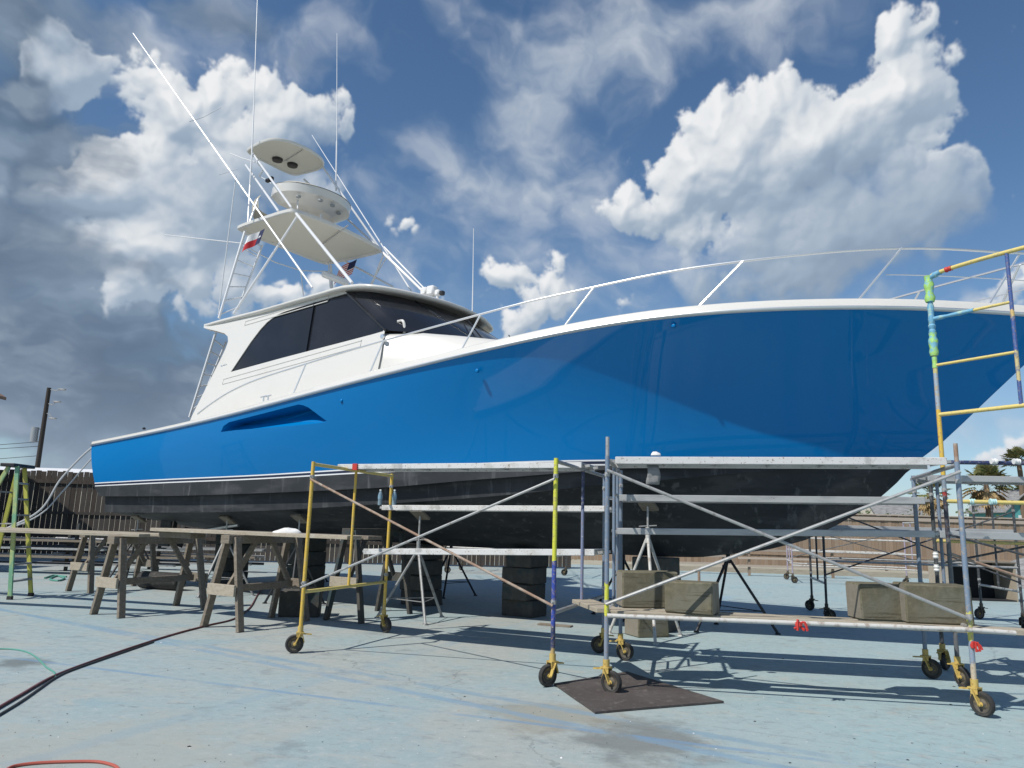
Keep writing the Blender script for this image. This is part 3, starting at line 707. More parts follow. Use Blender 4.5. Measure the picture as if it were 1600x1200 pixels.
for k, (dx, w_, h_) in enumerate(((0, .05, .028), (.06, .03, .02), (.10, .035, .018), (.145, .03, .018))):
    q = bp(345.5, 571.5, -2.0); em.box((q.x + dx, -hu(q.z) - .004, q.z + dx * .14), (w_, .006, h_), Matrix.Rotation(R_(12), 3, 'Y') @ Matrix.Identity(3))
part('emblem', em, M['steel'], boat, local=True)
mb = MB(); mb.box((3.62, 0, 4.05), (.06, 3.5, 2.95)); mb.box((3.55, .3, 3.7), (.04, .8, 1.9), None, 1, .02)
part('aft_bulkhead', mb, [M['white_gel'], M['glass']], boat, local=True)
# windscreen: from under the brow down to the trunk
TOPC = [(6.88, -1.775, 5.70), (7.34, -1.66, 5.70), (7.66, -1.25, 5.68), (7.86, -.6, 5.68), (7.90, 0, 5.69)]
BOTC = [(8.06, -1.925, 4.81), (8.72, -1.66, 4.74), (9.20, -1.15, 4.68), (9.46, -.55, 4.66), (9.55, 0, 4.66)]
full = lambda c: c + [(x, -y, z) for x, y, z in c[-2::-1]]
tc_, bc_ = crm(full(TOPC), 4), crm(full(BOTC), 4)
rows = [[a.lerp(b, k / 6) for a, b in zip(tc_, bc_)] for k in range(7)]
mb = MB(); mb.grid(rows, 0, True, True); ws = part('windscreen', mb, M['glass'], boat, local=True)
for f_ in (0, 10, 22, len(tc_) - 1):
    mb = MB(); n_ = len(tc_) - 1; a, b = tc_[f_], bc_[f_]; mb.tube([a + Vector((.006, 0, 0)), b + Vector((.006, 0, 0))], .034 if f_ in (0, n_) else .012, 6); part('pillar', mb, M['glass'], ws, local=True)
for y0, y1 in ((-.9, -.35), (.55, 1.1)):
    mb = MB(); mb.bar((9.45, y0, 4.70), (8.75, y1, 5.19), .02, .02); mb.bar((8.98, y1 - .26, 5.07), (8.5, y1 + .16, 5.40), .015, .02); part('wiper', mb, M['black'], ws, local=True)
# trunk cabin forward of the screen
TR = [(7.98, 1.937, 4.79), (8.7, 1.72, 4.765), (9.3, 1.48, 4.70), (9.9, 1.24, 4.62), (10.6, .98, 4.54), (11.4, .68, 4.46), (12.1, .36, 4.40), (12.55, .03, 4.36)]
mb = MB(); rows = []
for x, b, z in TR:
    zd = zs(x) - .02; sl_ = .18 + .25 * sm(x, 8.3, 9.6); wb = b + (z - zd) * sl_
    half = [(wb, zd), (b + (z - zd) * .5 * sl_, zd + (z - zd) * .5), (b + .018, z - .09), (b - .05 * min(1, b * 4), z - .02), (b * .6, z + .02), (0, z + .045)]
    rows.append([Vector((x, -y, zz)) for y, zz in half] + [Vector((x, y, zz)) for y, zz in half[-2::-1]])
mb.grid(rows, 0, True); part('trunk_cabin', mb, M['white_gel'], boat, local=True, sharp=60)
mb = MB(); mb.lathe([(0, .12), (.11, .115), (.13, .08), (.13, 0)], 14, bp(603, 523, -1.8) + Vector((0, 0, -.06))); 
q = bp(629, 513, -1.75); mb = MB(); mb.tube(crm([q + Vector((-.12, 0, .14)), q + Vector((0, 0, .13)), q + Vector((.05, 0, 0)), q + Vector((.05, 0, -.12))]), .026, 8); part('vent_cowl', mb, M['white_gel'], boat, local=True)
q = bp(598, 526, -2.02); mb = MB(); mb.lathe([(0, .03), (.04, .025), (.05, 0)], 12, q, Matrix.Rotation(R_(90), 3, 'X')); part('deck_light', mb, M['steel'], boat, local=True)
# roof with its brow
RO = [(2.36, 0), (2.36, -1.2), (2.40, -1.68), (2.75, -1.82), (4.4, -1.85), (6.0, -1.87), (6.85, -1.90), (7.45, -1.88), (7.80, -1.66), (8.08, -1.12), (8.26, -.55), (8.31, 0)]
ro = [Vector((x, y, 0)) for x, y in RO]; ro = crm(ro, 3); ro = ro + [Vector((p.x, -p.y, 0)) for p in ro[-2:0:-1]]
zr = lambda t: float(np.interp(t, [2.3, 4.4, 5.7, 6.8, 7.3, 7.8, 8.3], [5.60, 5.665, 5.735, 5.785, 5.745, 5.68, 5.65]))
def ring(sc, dz, inset=0):
    out = []
    for p in ro:
        c = Vector((5.3, 0, 0)); d = p - c; L_ = d.length; q = c + d * max(0, (L_ * sc - inset) / L_); y = abs(q.y) / 1.96
        out.append(Vector((q.x, q.y, zr(p.x) + dz + .10 * (1 - min(1, sc)) * (1 - y * y) * 1.6)))
    return out
mb = MB(); rg = [ring(.0, .02), ring(.6, .0, 0), ring(1, -.015, .16), ring(1, -.028, .07), ring(1, -.022, .01), ring(1, .01, -.02), ring(1, .035, -.01), ring(1, .062, .04), ring(.8, .16), ring(.4, .20), ring(.0, .12)]
rg = [r + [r[0]] for r in rg]; mb.grid(rg, 0, True, False)
roof_o = part('cabin_roof', mb, M['white_gel'], boat, local=True, sharp=70, weld=True)
# ---- tower
def tb(name, pts, r, m='alu_white', par=None, both=False, n=8):
    o_ = None
    for sg in ((1, -1) if both else (1,)):
        mb = MB(); mb.tube([Vector((p[0], sg * p[1], p[2])) for p in pts], r, n); o_ = part(name, mb, M[m], par or boat, local=True)
    return o_
fl = bp(463, 334, -1.33); fr_ = bp(550, 442, -1.6)
tb('tower_leg', [fl, fr_], .033, both=True)
al = bp(383, 361, -1.30); ar = bp(342, 497, -1.70)
tb('tower_leg', [al, ar], .030, both=True)
tb('tower_leg', [bp(337, 520, -1.72), bp(296, 652, -1.95)], .027, both=True)
tb('tower_brace', [bp(464, 339, -1.33), bp(365, 490, -1.68)], .024, both=True)
l0, l1 = bp(410, 383, -.98), bp(371, 484, -1.25)
tb('ladder_rail', [l0, l1], .022, both=False)
for k in range(7):
    f_ = .03 + k * .155; a = al.lerp(ar, f_); b = l0.lerp(l1, f_); tb('ladder_rung', [a, b], .014)
s0, s1 = bp(337, 520, -1.72), bp(296, 652, -1.95); e0, e1 = bp(353, 534, -1.45), bp(309, 640, -1.72)
tb('ladder_rail', [e0, e1], .02)
for k in range(7):
    f_ = .08 + k * .14; tb('ladder_rung', [s0.lerp(s1, f_), e0.lerp(e1, f_)], .015)
tb('tower_brace', [bp(516, 396, 1.30), bp(614, 448, 1.75)], .024)
tb('tower_brace', [bp(600, 386, 1.36), bp(664, 452, 1.55)], .022)
tb('tower_brace', [bp(608, 396, 1.36), bp(575, 450, 1.5)], .014)
tb('hand_rail', [bp(381, 384, -1.36), bp(430, 410, -.4), bp(471, 423, .5), bp(515, 424, 1.2)], .013)
tb('hand_rail', [bp(470, 423, .5), bp(474, 462, .6)], .012); tb('hand_rail', [bp(513, 409, 1.25), bp(516, 450, 1.3)], .014)
tb('outrigger_stay', [bp(369, 274, -1.9), bp(341, 492, -1.78)], .012)
tb('flag_staff', [bp(386, 381, -1.3), bp(258, 367, -1.3)], .012)
# half tower platform and buggy top
def slab(name, out, z, th, lip, under='white_under', crown=.05):
    n = len(out); cx = sum(p[0] for p in out) / n
    def rg(sc, zz): return [Vector((cx + (x - cx) * sc, y * sc, z + zz)) for x, y in out]
    mb = MB(); R4 = [rg(.965, 0.0), rg(1.0, -lip), rg(1.02, -lip + .02), rg(1.02, th * .6), rg(.98, th), rg(.6, th + crown), rg(.0, th + crown * 1.3)]
    mb.grid([r + [r[0]] for r in R4], 0, True, True)
    o_ = part(name, mb, M['white_gel'], boat, local=True, sharp=50)
    mb = MB(); r = rg(.965, .002); mb.add(r, [tuple(range(n))]); part('underside_panel', mb, M[under], o_, local=True); return o_
def mirror(h): h2 = crm([Vector((x, y, 0)) for x, y in h], 4); h2 = [(p.x, p.y) for p in h2]; return h2 + [(x, -y) for x, y in h2[-2:0:-1]]
plat = slab('tower_platform', mirror([(2.62, 0), (2.62, -.8), (2.66, -1.24), (2.82, -1.36), (3.7, -1.40), (4.42, -1.40), (4.62, -1.28), (4.72, -.7), (4.76, 0)]), 8.02, .06, .05)
bug = slab('buggy_top', mirror([(1.80, 0), (1.80, -.45), (1.86, -.70), (2.0, -.78), (2.6, -.84), (2.95, -.76), (3.18, -.45), (3.26, 0)]), 10.42, .05, .04)
at_z = lambda x, y, z: to_boat(CP + ray(x, y) * ((z - CAMH) / ray(x, y).z))
mb = MB(); mb.tube([at_z(544, 352, 8.0), at_z(500, 385, 8.0)], .02, 6); part('crossbar', mb, M['steel'], plat, local=True)
mb = MB(); mb.tube([at_z(473, 234, 10.405), at_z(445, 252, 10.405)], .012, 6); part('crossbar', mb, M['steel'], bug, local=True)
for px, py in ((433.5, 249), (457, 257.5)):
    d = ray(px, py); q = to_boat(CP + d * ((10.405 - CAMH) / d.z)); mb = MB(); mb.lathe([(0, -.05), (.07, -.055), (.125, -.045), (.135, .0), (.13, .02)], 18, q); part('speaker', mb, M['black'], bug, local=True)
q = Vector((2.15, -.15, 10.50)); mb = MB(); mb.lathe([(.19, 0), (.2, .05), (.17, .13), (.1, .18), (0, .2)], 18, q); part('satellite_dome', mb, M['white_paint'], bug, local=True)
mb = MB(); mb.lathe([(.05, 0), (.05, .1), (.03, .13), (0, .135)], 12, (2.95, .15, 10.50)); part('anchor_light', mb, M['white_paint'], bug, local=True)
bA, bB, bC, bD = bp(395, 240, -.80), bp(455, 324, -1.33), bp(384, 258, -.78), bp(435, 330, -1.36)
tb('tower_leg', [bA, bB], .026, both=True); tb('tower_leg', [bC, bD], .026, both=False)
tb('tower_leg', [Vector((2.9, .78, 10.40)), Vector((4.55, 1.36, 8.06))], .026); 
tb('tower_leg', [bp(394, 231, -.85), bp(387, 353, -1.34)], .018); tb('tower_leg', [bp(403, 311, -1.1), bp(388, 353, -1.34)], .02)
tb('hand_rail', [bp(360, 240, -.9), bp(378, 247, -.85), bp(402, 254, -.8), bp(412, 266, -.6), bp(405, 276, -.3)], .013)
tb('hand_rail', crm([bp(404, 258, -.8), bp(412, 264, -.4), bp(405, 274, .2), bp(416, 281, .3), bp(424, 287, .1)]), .014)
mb = MB(); mb.box(bp(419, 282, -.3), (.14, .1, .09), None, 0, .02); mb.box(bp(425, 280, -.25), (.07, .09, .14), None, 0, .02); part('fishing_reel', mb, M['black'], boat, local=True)
# helm pod: a flared tub with a hooded console
pod = [(3.15, -.86, 9.08), (3.5, -1.0, 9.06), (3.95, -.86, 9.03), (4.28, -.45, 9.00), (4.38, 0, 8.99)]
low = [(3.25, -.74, 8.70), (3.45, -.76, 8.69), (3.70, -.60, 8.68), (3.88, -.32, 8.67), (3.93, 0, 8.67)]
mid = [(3.13, -.87, 8.86), (3.5, -.99, 8.85), (3.93, -.85, 8.84), (4.24, -.45, 8.83), (4.34, 0, 8.83)]
hood = [(3.2, -.72, 9.20), (3.55, -.80, 9.19), (3.85, -.66, 9.16), (4.08, -.35, 9.13), (4.15, 0, 9.12)]
cs = [crm(full(c), 4) for c in (low, mid, pod, hood)]
mb = MB(); mb.grid(cs, 0, True, False); b_ = cs[0]; mb.add(b_, [tuple(range(len(b_)))]); h_ = cs[3]; mb.add(h_, [tuple(reversed(range(len(h_))))])
for i in range(3): mb.add([cs[i][0], cs[i + 1][0], cs[i + 1][-1], cs[i][-1]], [(0, 1, 2, 3)])
pod_o = part('helm_pod', mb, M['white_gel'], boat, local=True, sharp=35)
mb = MB(); mb.grid([crm([Vector(p) + Vector((.012, 0, .01)) for p in full(pod)], 4), crm([Vector(p) + Vector((.012, 0, -.01)) for p in full(hood)], 4)], 0, True); part('console_hood', mb, M['white_under'], pod_o, local=True)
for px, py in ((466, 308), (500.5, 314), (519.5, 322), (529, 334)):
    d = ray(px, py); q = to_boat(CP + d * ((8.70 - CAMH) / d.z)); mb = MB(); mb.lathe([(0, -.006), (.05, -.008), (.056, -.004), (.056, .03)], 14, q); part('speaker', mb, M['grey_step'], pod_o, local=True)
tb('pod_post', [bp(465, 306, -.6), bp(465, 326, -.7)], .018); tb('pod_post', [Vector((3.4, .7, 8.6)), Vector((3.4, .75, 8.06))], .018); tb('pod_post', [Vector((3.9, 0, 8.6)), Vector((3.9, 0, 8.06))], .03)
ang = [R_(95 + k * 17) for k in range(11)]; ri = [Vector((2.95 + .95 * math.cos(a), -1.0 * math.sin(a) * .98, 0)) for a in ang]
mb = MB(); mb.grid([[p + Vector((0, 0, 8.62)) for p in ri], [p * 1.0 + Vector((-.03, 0, 8.72)) for p in ri], [p + Vector((-.03, 0, 8.86)) for p in ri], [p + Vector((.05, 0, 8.93)) for p in ri]], 0, True); part('belly_band_pad', mb, M['chalk_beige'], boat, local=True)
# outriggers, antennas, radar, searchlight
o0, o1, o2, o3 = bp(488, 449, -1.9), bp(405, 311, -2.15), bp(317, 180, -2.5), bp(208, 52, -2.85)
op = [o0.lerp(o3, k / 12) for k in range(13)]; nr = len(op)
tb('outrigger', op, [.022 - .012 * k / (nr - 1) for k in range(nr)], both=True)
tb('outrigger_spreader', [bp(296, 190, -2.9), bp(318, 183, -2.5), bp(345, 168, -2.2)], .008); tb('outrigger_spreader', [bp(343, 273, -2.7), bp(372, 264, -2.28)], .007)
tb('antenna', [bp(390, 300, -1.1), bp(394, 231, -1.05), bp(397, 159, -1.0), bp(400, 60, -.95), bp(403.5, -40, -.9)], [.020, .018, .012, .010, .008])
tb('antenna', [bp(525, 298, .95), bp(526, 222, .95), bp(526.2, 218, .95), bp(526.6, 52, .95)], [.020, .018, .010, .006])
tb('antenna', [bp(738, 492, 1.7), bp(739, 440, 1.7), bp(740, 357, 1.7)], [.016, .012, .007])
r1, r2 = Vector((5.9, -.35, 6.12)), Vector((7.2, .45, 6.08)); mb = MB(); mb.lathe([(.14, -.25), (.12, .0), (.1, .03)], 14, r1.lerp(r2, .5)); rb = part('radar_base', mb, M['white_paint'], boat, local=True)
q1, q2 = bp(503, 427, 0), bp(545, 443, .6); mb = MB(); mb.bar(q1, q2, .14, .15, 0, (0, 0, 1), .04); part('radar_antenna', mb, M['white_paint'], boat, local=True)
for (px, py, s_) in ((664, 456, .17), (675, 455, .2), (684, 458, .13)):
    q = bp(px, py, .9); mb = MB(); mb.box(q, (s_, s_, s_ * 1.1), None, 0, .03); mb.lathe([(s_ * .3, -.25), (s_ * .25, 0)], 10, q); part('searchlight', mb, M['white_paint'], boat, local=True)
mb = MB(); q = bp(691, 458, .9); mb.box(q, (.1, .1, .1), None, 0, .02); part('camera_head', mb, M['black'], boat, local=True)
# bow rail with its posts
rl = lambda t: -(max(hs(t) - .17, .02))
RP = [(309, 647), (340, 623), (374, 604), (410, 590), (449, 578), (500, 562), (556, 545), (601, 532), (659, 516), (744, 493), (830, 470), (928, 449), (1040, 425), (1161, 408), (1290, 394), (1409, 387), (1500, 389), (1590, 397)]
rp = [bpf(x, y, rl) for x, y in RP]
tz = [(p.x, p.z) for p in rp]; rz_ = lambda t: float(np.interp(t, [a for a, _ in tz], [b for _, b in tz]))
ts_ = [rp[0].x + (17.75 - rp[0].x) * k / 70 for k in range(71)]
half = [Vector((t, rl(t), rz_(t) - .22 * sm(t, 17.2, 17.75) * 0)) for t in ts_]
k_ = [half[0]] + [sum((half[i + d] for d in (-2, -1, 0, 1, 2) if 0 <= i + d < len(half)), Vector()) / len([d for d in (-2, -1, 0, 1, 2) if 0 <= i + d < len(half)]) for i in range(1, 71)]
rail_o = tb('bow_rail', k_ + [Vector((p.x, -p.y, p.z)) for p in k_[::-1]], .0165, 'steel')
for (ax, ay, bx, by) in ((478, 570, 458, 612), (599, 533, 577, 580), (751, 492, 720, 542), (928, 449, 879, 513), (1161, 408, 1088, 488), (1409, 387, 1338, 474), (1593, 398, 1543, 474)):
    a = bpf(ax, ay, rl); b = bpf(bx, by, lambda t: -(max(hs(t) - .07, .02))); a.z = rz_(a.x)
    b.z = zs(b.x) + .1; tb('rail_post', [a, b], .014, 'steel', rail_o, True)
mid_ = [Vector((t, rl(t) * .98, zs(t) + .50)) for t in np.linspace(15.9, 17.7, 14)]
tb('rail_wire', mid_ + [Vector((p.x, -p.y, p.z)) for p in mid_[::-1]], .007, 'steel', rail_o)
for px, py in ((412, 622), (419, 621)):
    q = bpf(px, py, lambda t: -(hs(t) - .05)); mb = MB(); mb.tube([q + Vector((0, 0, -.06)), q + Vector((0, 0, .02))], .014, 8); mb.tube([q + Vector((-.08, 0, .02)), q + Vector((.08, 0, .035))], .014, 8); part('cleat', mb, M['steel'], boat, local=True)
for px, py in ((777, 530), (789, 527)):
    q = bp(px, py, -1.3); q.z = zs(q.x) + .13; mb = MB(); mb.tube([q, q + Vector((0, 0, .12))], .02, 8); mb.tube([q + Vector((-.1, 0, .13)), q + Vector((.12, 0, .14))], .018, 8); part('deck_cleat', mb, M['steel'], boat, local=True)
mb = MB(); mb.lathe([(.03, 0), (.035, .03), (0, .05)], 10, bpf(225, 671, lambda t: -(hs(t) - .06))); part('rod_holder', mb, M['black'], boat, local=True)
# two flags, lashed to the tower: things of their own
def flag(name, label, at, wd, ht, cells, wave):
    P0 = in_world(at); root = thing(name, label, 'flag', P0); d = Vector((-.90, .1, -.42)); up_ = Vector((.25, 0, .96))
    cols = {}
    for (x0, x1, y0, y1, m) in cells:
        mb = cols.setdefault(m, MB()); n = 5; rows = []
        for j in (y0, y1): rows.append([P0 + d * (x * wd) + up_ * ((j - 1) * ht + .0) + Vector((0, .06 * math.sin(x * 6 + wave) * x, -.10 * wd * x * x * (1 - j * .4))) for x in [x0 + (x1 - x0) * k / n for k in range(n + 1)]])
        mb.grid(rows, 0, True)
    for m, mb in cols.items(): part({'flag_navy': 'navy_field', 'flag_red': 'red_cloth', 'flag_white': 'white_cloth'}[m], mb, M[m], root)
    return root, P0, d, up_
fr, P0, d, up_ = flag('state_flag', 'red white and navy single star flag hung under the tower platform', bp(414, 357, -1.35), .42, .36, [(0, .3, 0, 1, 'flag_navy'), (.3, 1, .5, 1, 'flag_white'), (.3, 1, 0, .5, 'flag_red')], 0)
mb = MB(); c_ = P0 + d * .063 - up_ * .18 + Vector((0, -.012, 0)); mb.add([c_ + d * (.045 * (1 if k % 2 else .42) * math.sin(k * math.pi / 5)) + up_ * (.045 * (1 if k % 2 else .42) * math.cos(k * math.pi / 5)) for k in range(10)], [tuple(range(10))]); part('star', mb, M['flag_white'], fr)
flag('national_flag', 'red and white striped flag with navy corner at port side of the tower', bp(558, 405, 1.25), .50, .40, [(0, .42, .46, 1, 'flag_navy')] + [(.42 if k >= 6 else 0, 1, k / 13, (k + 1) / 13, 'flag_red' if k % 2 == 0 else 'flag_white') for k in range(13)], 1)

# ------------------------------------------------------------------ scaffolds
def caster_proto():
    mb = MB()
    mb.tube([(0, 0, .235), (0, 0, .30)], .032, 10); mb.box((0, 0, .228), (.085, .085, .014))
    for s in (-1, 1):
        mb.bar((0, s * .036, .222), (.055, s * .036, .10), .008, .055, 0, (0, 1, 0))
        mb.box((.012, s * .036, .205), (.06, .008, .05))
    mb.tube([(.055, -.055, .10), (.055, .055, .10)], .012, 8)
    mb.bar((-.02, 0, .215), (-.13, 0, .205), .04, .012); mb.bar((-.02, .02, .22), (-.05, .02, .12), .03, .012)
    fork = bpy.data.objects.new('caster', mb.mesh('caster', M['cast_yellow']))
    mb = MB(); Q = Matrix.Rotation(R_(90), 3, 'X')
    mb.lathe([(.070, -.022), (.092, -.025), (.102, -.014), (.104, 0), (.102, .014), (.092, .025), (.070, .022)], 24, (.055, 0, .104), Q, 0)
    mb.lathe([(.070, .018), (.045, .008), (.03, .02), (.012, .024)], 20, (.055, 0, .104), Q, 1); mb.lathe([(.012, -.024), (.03, -.02), (.045, -.008), (.070, -.018)], 20, (.055, 0, .104), Q, 1); mb.tube([(.055, -.03, .104), (.055, .03, .104)], .02, 10, 2)
    wheel = bpy.data.objects.new('wheel', mb.mesh('wheel', [M['rubber'], M['rim'], M['cast_yellow']]))
    return fork, wheel
FORK, WHEEL = caster_proto(); FORK_D = FORK.copy(); FORK_D.data = FORK.data.copy(); FORK_D.data.materials[0] = M['rim']
def caster(parent, xy, rz, dark=False):
    f = (FORK_D if dark else FORK).copy(); col.objects.link(f); f.parent = parent; f.location = Vector((xy[0], xy[1], 0)) - parent.location; f.rotation_euler = (0, 0, rz)
    w_ = WHEEL.copy(); col.objects.link(w_); w_.parent = f; return f
def tubepart(name, pts, r, m, parent, n=12, label=None): mb = MB(); mb.tube(pts, r, n); return part(name, mb, M[m] if isinstance(m, str) else m, parent, label)
V3 = lambda xy, z: Vector((xy[0], xy[1], z))
lerp2 = lambda a, b, f_: (a[0] + (b[0] - a[0]) * f_, a[1] + (b[1] - a[1]) * f_)
PT = {}
PT['y'] = tube_paint('paint_yellow', [(0, YEL)], (.33, .20, .07)); PT['yl'] = tube_paint('paint_lime_blue', [(0, (.42, .30, .12)), (.34, NAVY), (.55, (.03, .06, .30)), (1.17, LIME)])
PT['nav'] = tube_paint('paint_navy', [(0, (.16, .19, .30)), (1.7, NAVY)]); PT['sl'] = tube_paint('paint_slate', [(0, SLATE)])
PT['p5'] = tube_paint('paint_slate_lime', [(0, (.20, .24, .30)), (.70, LIME), (1.0, SLATE)]); PT['p6'] = tube_paint('paint_slate_pale', [(0, (.45, .38, .28)), (.42, (.22, .27, .34)), (.62, (.52, .50, .12)), (.86, (.17, .225, .30))])
PT['dk'] = tube_paint('paint_dark', [(0, (.045, .05, .055))], amt=.7); PT['dkred'] = tube_paint('paint_dark_red', [(0, (.10, .11, .12)), (1.5, (.035, .035, .05)), (1.95, (.30, .03, .03)), (2.03, (.20, .25, .30))])
PT['yb'] = tube_paint('paint_yellow_blue', [(0, YEL), (2.9, (.30, .36, .42)), (3.3, (.50, .46, .20)), (3.62, (.10, .16, .42))], amt=.58); PT['bb'] = tube_paint('paint_blue_beige', [(0, (.05, .09, .25)), (3.1, (.50, .42, .22)), (3.4, (.05, .10, .29)), (3.75, (.55, .40, .16)), (3.85, (.05, .095, .27))], amt=.58)
PT['yp'] = tube_paint('paint_pale_yellow', [(0, (.62, .50, .16))], (.36, .30, .20)); PT['rose'] = tube_paint('paint_rosy', [(0, (.34, .30, .40))], amt=.55)
RT = .0225
def frame(parent, a, b, z, m_a, m_b, m_in, m_bar, zb=.68, inner=.5, z0=.27):
    """end frame: two legs, an inner upright, head bar and foot bar"""
    tubepart('upright_post', [V3(a, z0), V3(a, z)], RT, m_a, parent); tubepart('upright_post', [V3(b, z0), V3(b, z)], RT, m_b, parent)
    tubepart('head_bar', [V3(a, z - .03), V3(b, z - .03)], RT * .93, m_bar, parent); tubepart('foot_bar', [V3(a, zb), V3(b, zb)], RT * .93, m_bar, parent)
    if inner: c = lerp2(a, b, inner); tubepart('inner_upright', [V3(c, zb), V3(c, z - .03)], RT * .8, m_in, parent)
    mb = MB()
    for (xy, zz) in ((a, z - .18), (a, zb + .1), (b, z - .18), (b, zb + .1)): mb.tube([V3(xy, zz), V3(xy, zz) + Vector((-.02, -.045, 0))], .008, 6); mb.tube([V3(xy, zz - .02), V3(xy, zz + .02)], RT + .005, 10)
    part('brace_stud', mb, M['galv'], parent)['kind'] = 'stuff'
L1, L2, L3, L4 = (-2.35, 9.08), (.47, 7.66), (-1.69, 10.95), (1.22, 9.72)
L5, L6, L5r, L6r, C2 = (.96, 7.43), (4.13, 6.97), (1.36, 9.25), (4.64, 8.70), (4.73, 8.25)
zA = [vz(L1, 722), vz(L2, 715), vz(L5, 717), vz(L6, 717)]
ZA = (zA[0] + zA[1]) / 2; ZB = (zA[2] + zA[3]) / 2
sA = thing('scaffold_tower', 'yellow and lime rolling scaffold with crossed rusty braces beside mid hull', 'scaffold', (-.6, 9.3, 0), 'rolling scaffolds round the boat')
frame(sA, L1, L3, ZA, PT['y'], PT['y'], PT['y'], PT['yp']); frame(sA, L2, L4, ZA, PT['yl'], PT['sl'], PT['nav'], M['galv'])
def brace(parent, p, q, m, r=.0135): return tubepart('cross_brace', [p, (Vector(p) + Vector(q)) / 2 + Vector((0, -.012, 0)), q], r, m, parent, 8)
o_ = Vector((-.01, -.04, 0)); rustb, greyb = 'rust_tube', 'galv'
brace(sA, V3(L1, vz(L1, 749)) + o_, V3(L2, vz(L2, 946)) + o_, 'rust_tube'); brace(sA, V3(L1, vz(L1, 917)) + o_ * 1.6, V3(L2, vz(L2, 749)) + o_ * 1.6, M['galv'])
for xy, rz in ((L1, R_(200)), (L3, R_(-40)), (L2, R_(215)), (L4, R_(190))): caster(sA, xy, rz)
sB = thing('scaffold_tower', 'grey blue rolling scaffold with long silver braces under the bow', 'scaffold', (2.7, 8.1, 0), 'rolling scaffolds round the boat')
frame(sB, L5, L5r, ZB, PT['p5'], PT['sl'], PT['sl'], M['galv'], .72, .45); frame(sB, L6, L6r, ZB, PT['p6'], PT['sl'], PT['sl'], M['galv'], .73, None)
tubepart('inner_upright', [V3(lerp2(L5, L5r, .72), .7), V3(lerp2(L5, L5r, .72), ZB)], RT * .8, PT['sl'], sB)
for f_ in (.2, .5, .8): tubepart('ladder_rung', [V3(lerp2(L5, L5r, .45), .72 + f_ * 1.45), V3(lerp2(L5, L5r, .72), .72 + f_ * 1.45)], .014, M['galv'], sB, 8)
brace(sB, V3(L5, vz(L5, 735)) + o_, V3(L6, vz(L6, 967)) + o_, 'galv', .0155); brace(sB, V3(L5, vz(L5, 943)) + o_ * 1.8, V3(L6, vz(L6, 738)) + o_ * 1.8, M['galv'], .0155)
zt = .70; d_ = Vector((L6[0] - L5[0], L6[1] - L5[1], 0)).normalized()
tubepart('guard_tube', [V3(L5, vz(L5, 961)) + Vector((0, -.05, 0)), V3(L6, vz(L6, 983)) + Vector((0, -.05, 0)), V3(L6, vz(L6, 985)) + d_ * .34 + Vector((0, -.05, 0))], .021, M['stand_white'], sB)
tubepart('coupling_pin', [V3(L5, ZB), V3(L5, ZB + .19)], .019, M['galv'], sB); tubepart('coupling_pin', [V3(L6, ZB), V3(L6, ZB + .17)], .019, M['rust_tube'], sB)
for xy, rz in ((L5, R_(-35)), (L5r, R_(-20)), (L6, R_(-60)), (L6r, R_(-50))): caster(sB, xy, rz)
def wrap(parent, p, q, r, m, name='tape_wrap'):
    mb = MB(); p, q = Vector(p), Vector(q); n = 7
    mb.tube([p.lerp(q, k / (n - 1)) for k in range(n)], [r * (.82 + .22 * random.random() + .12 * math.sin(k * 2.1)) for k in range(n)], 10); return part(name, mb, M[m], parent)
def knot(parent, p, s, m='red_tape'):
    mb = MB(); rg_ = random.Random(int(p[0] * 100) + 5)
    for k in range(5):
        a = rg_.uniform(0, 6.28); mb.tube(crm([Vector(p), Vector(p) + Vector((math.cos(a) * s * .7, -.02, math.sin(a) * s * .6)), Vector(p) + Vector((math.cos(a) * s, -.03, -s * rg_.uniform(.2, 1)))], 3), s * .16, 5)
    mb.lathe([(0, -s * .4), (s * .45, -s * .15), (s * .4, s * .25), (0, s * .4)], 8, p); return part('tape_knot', mb, M[m], parent)
knot(sB, V3(L6, vz(L6, 1008)) + Vector((0, -.03, 0)), .06); knot(sB, V3(lerp2(L5, L6, .535), vz(lerp2(L5, L6, .535), 974)) + Vector((0, -.085, 0)), .075)
# bay beyond the bow with the second, tape-wrapped frame standing on its corner
e_ = Vector((L6[0] - L5[0], L6[1] - L5[1], 0)).normalized(); D3 = (C2[0] + .38, C2[1] + .95); D2 = (C2[0] + e_.x * 3.1, C2[1] + e_.y * 3.1); D4 = (D3[0] + e_.x * 3.1, D3[1] + e_.y * 3.1)
sD = thing('scaffold_tower', 'two tier scaffold off the bow with tape wrapped yellow upper frame', 'scaffold', (C2[0] + 1.5, C2[1] + .3, 0), 'rolling scaffolds round the boat')
frame(sD, C2, D3, ZB, PT['dkred'], PT['dk'], PT['sl'], M['galv'], .7, .5); frame(sD, D2, D4, ZB, PT['sl'], PT['sl'], PT['sl'], M['galv'], .7, None)
for xy, rz in ((C2, R_(-80)), (D2, 0), (D3, R_(40)), (D4, 1)): caster(sD, xy, rz)
def level(z, m, r, a=C2, b=D2, name='ledger_tube', dy=0): return tubepart(name, [V3(a, z) + Vector((0, dy, 0)), V3(b, z) + Vector((0, dy, 0))], r, m, sD)
level(vz(C2, 722), PT['nav'], .022); level(vz(C2, 783), PT['yp'], .022); level(vz(C2, 846), PT['yp'], .020, D3, D4)
brace(sD, V3(C2, 1.55), V3(D2, .75), PT['dk'], .013); brace(sD, V3(D3, 1.2), V3(D4, 1.95), PT['dk'], .013); brace(sD, V3(C2, 1.35), V3(lerp2(D2, D4, .4), .35), 'rust_tube', .016)
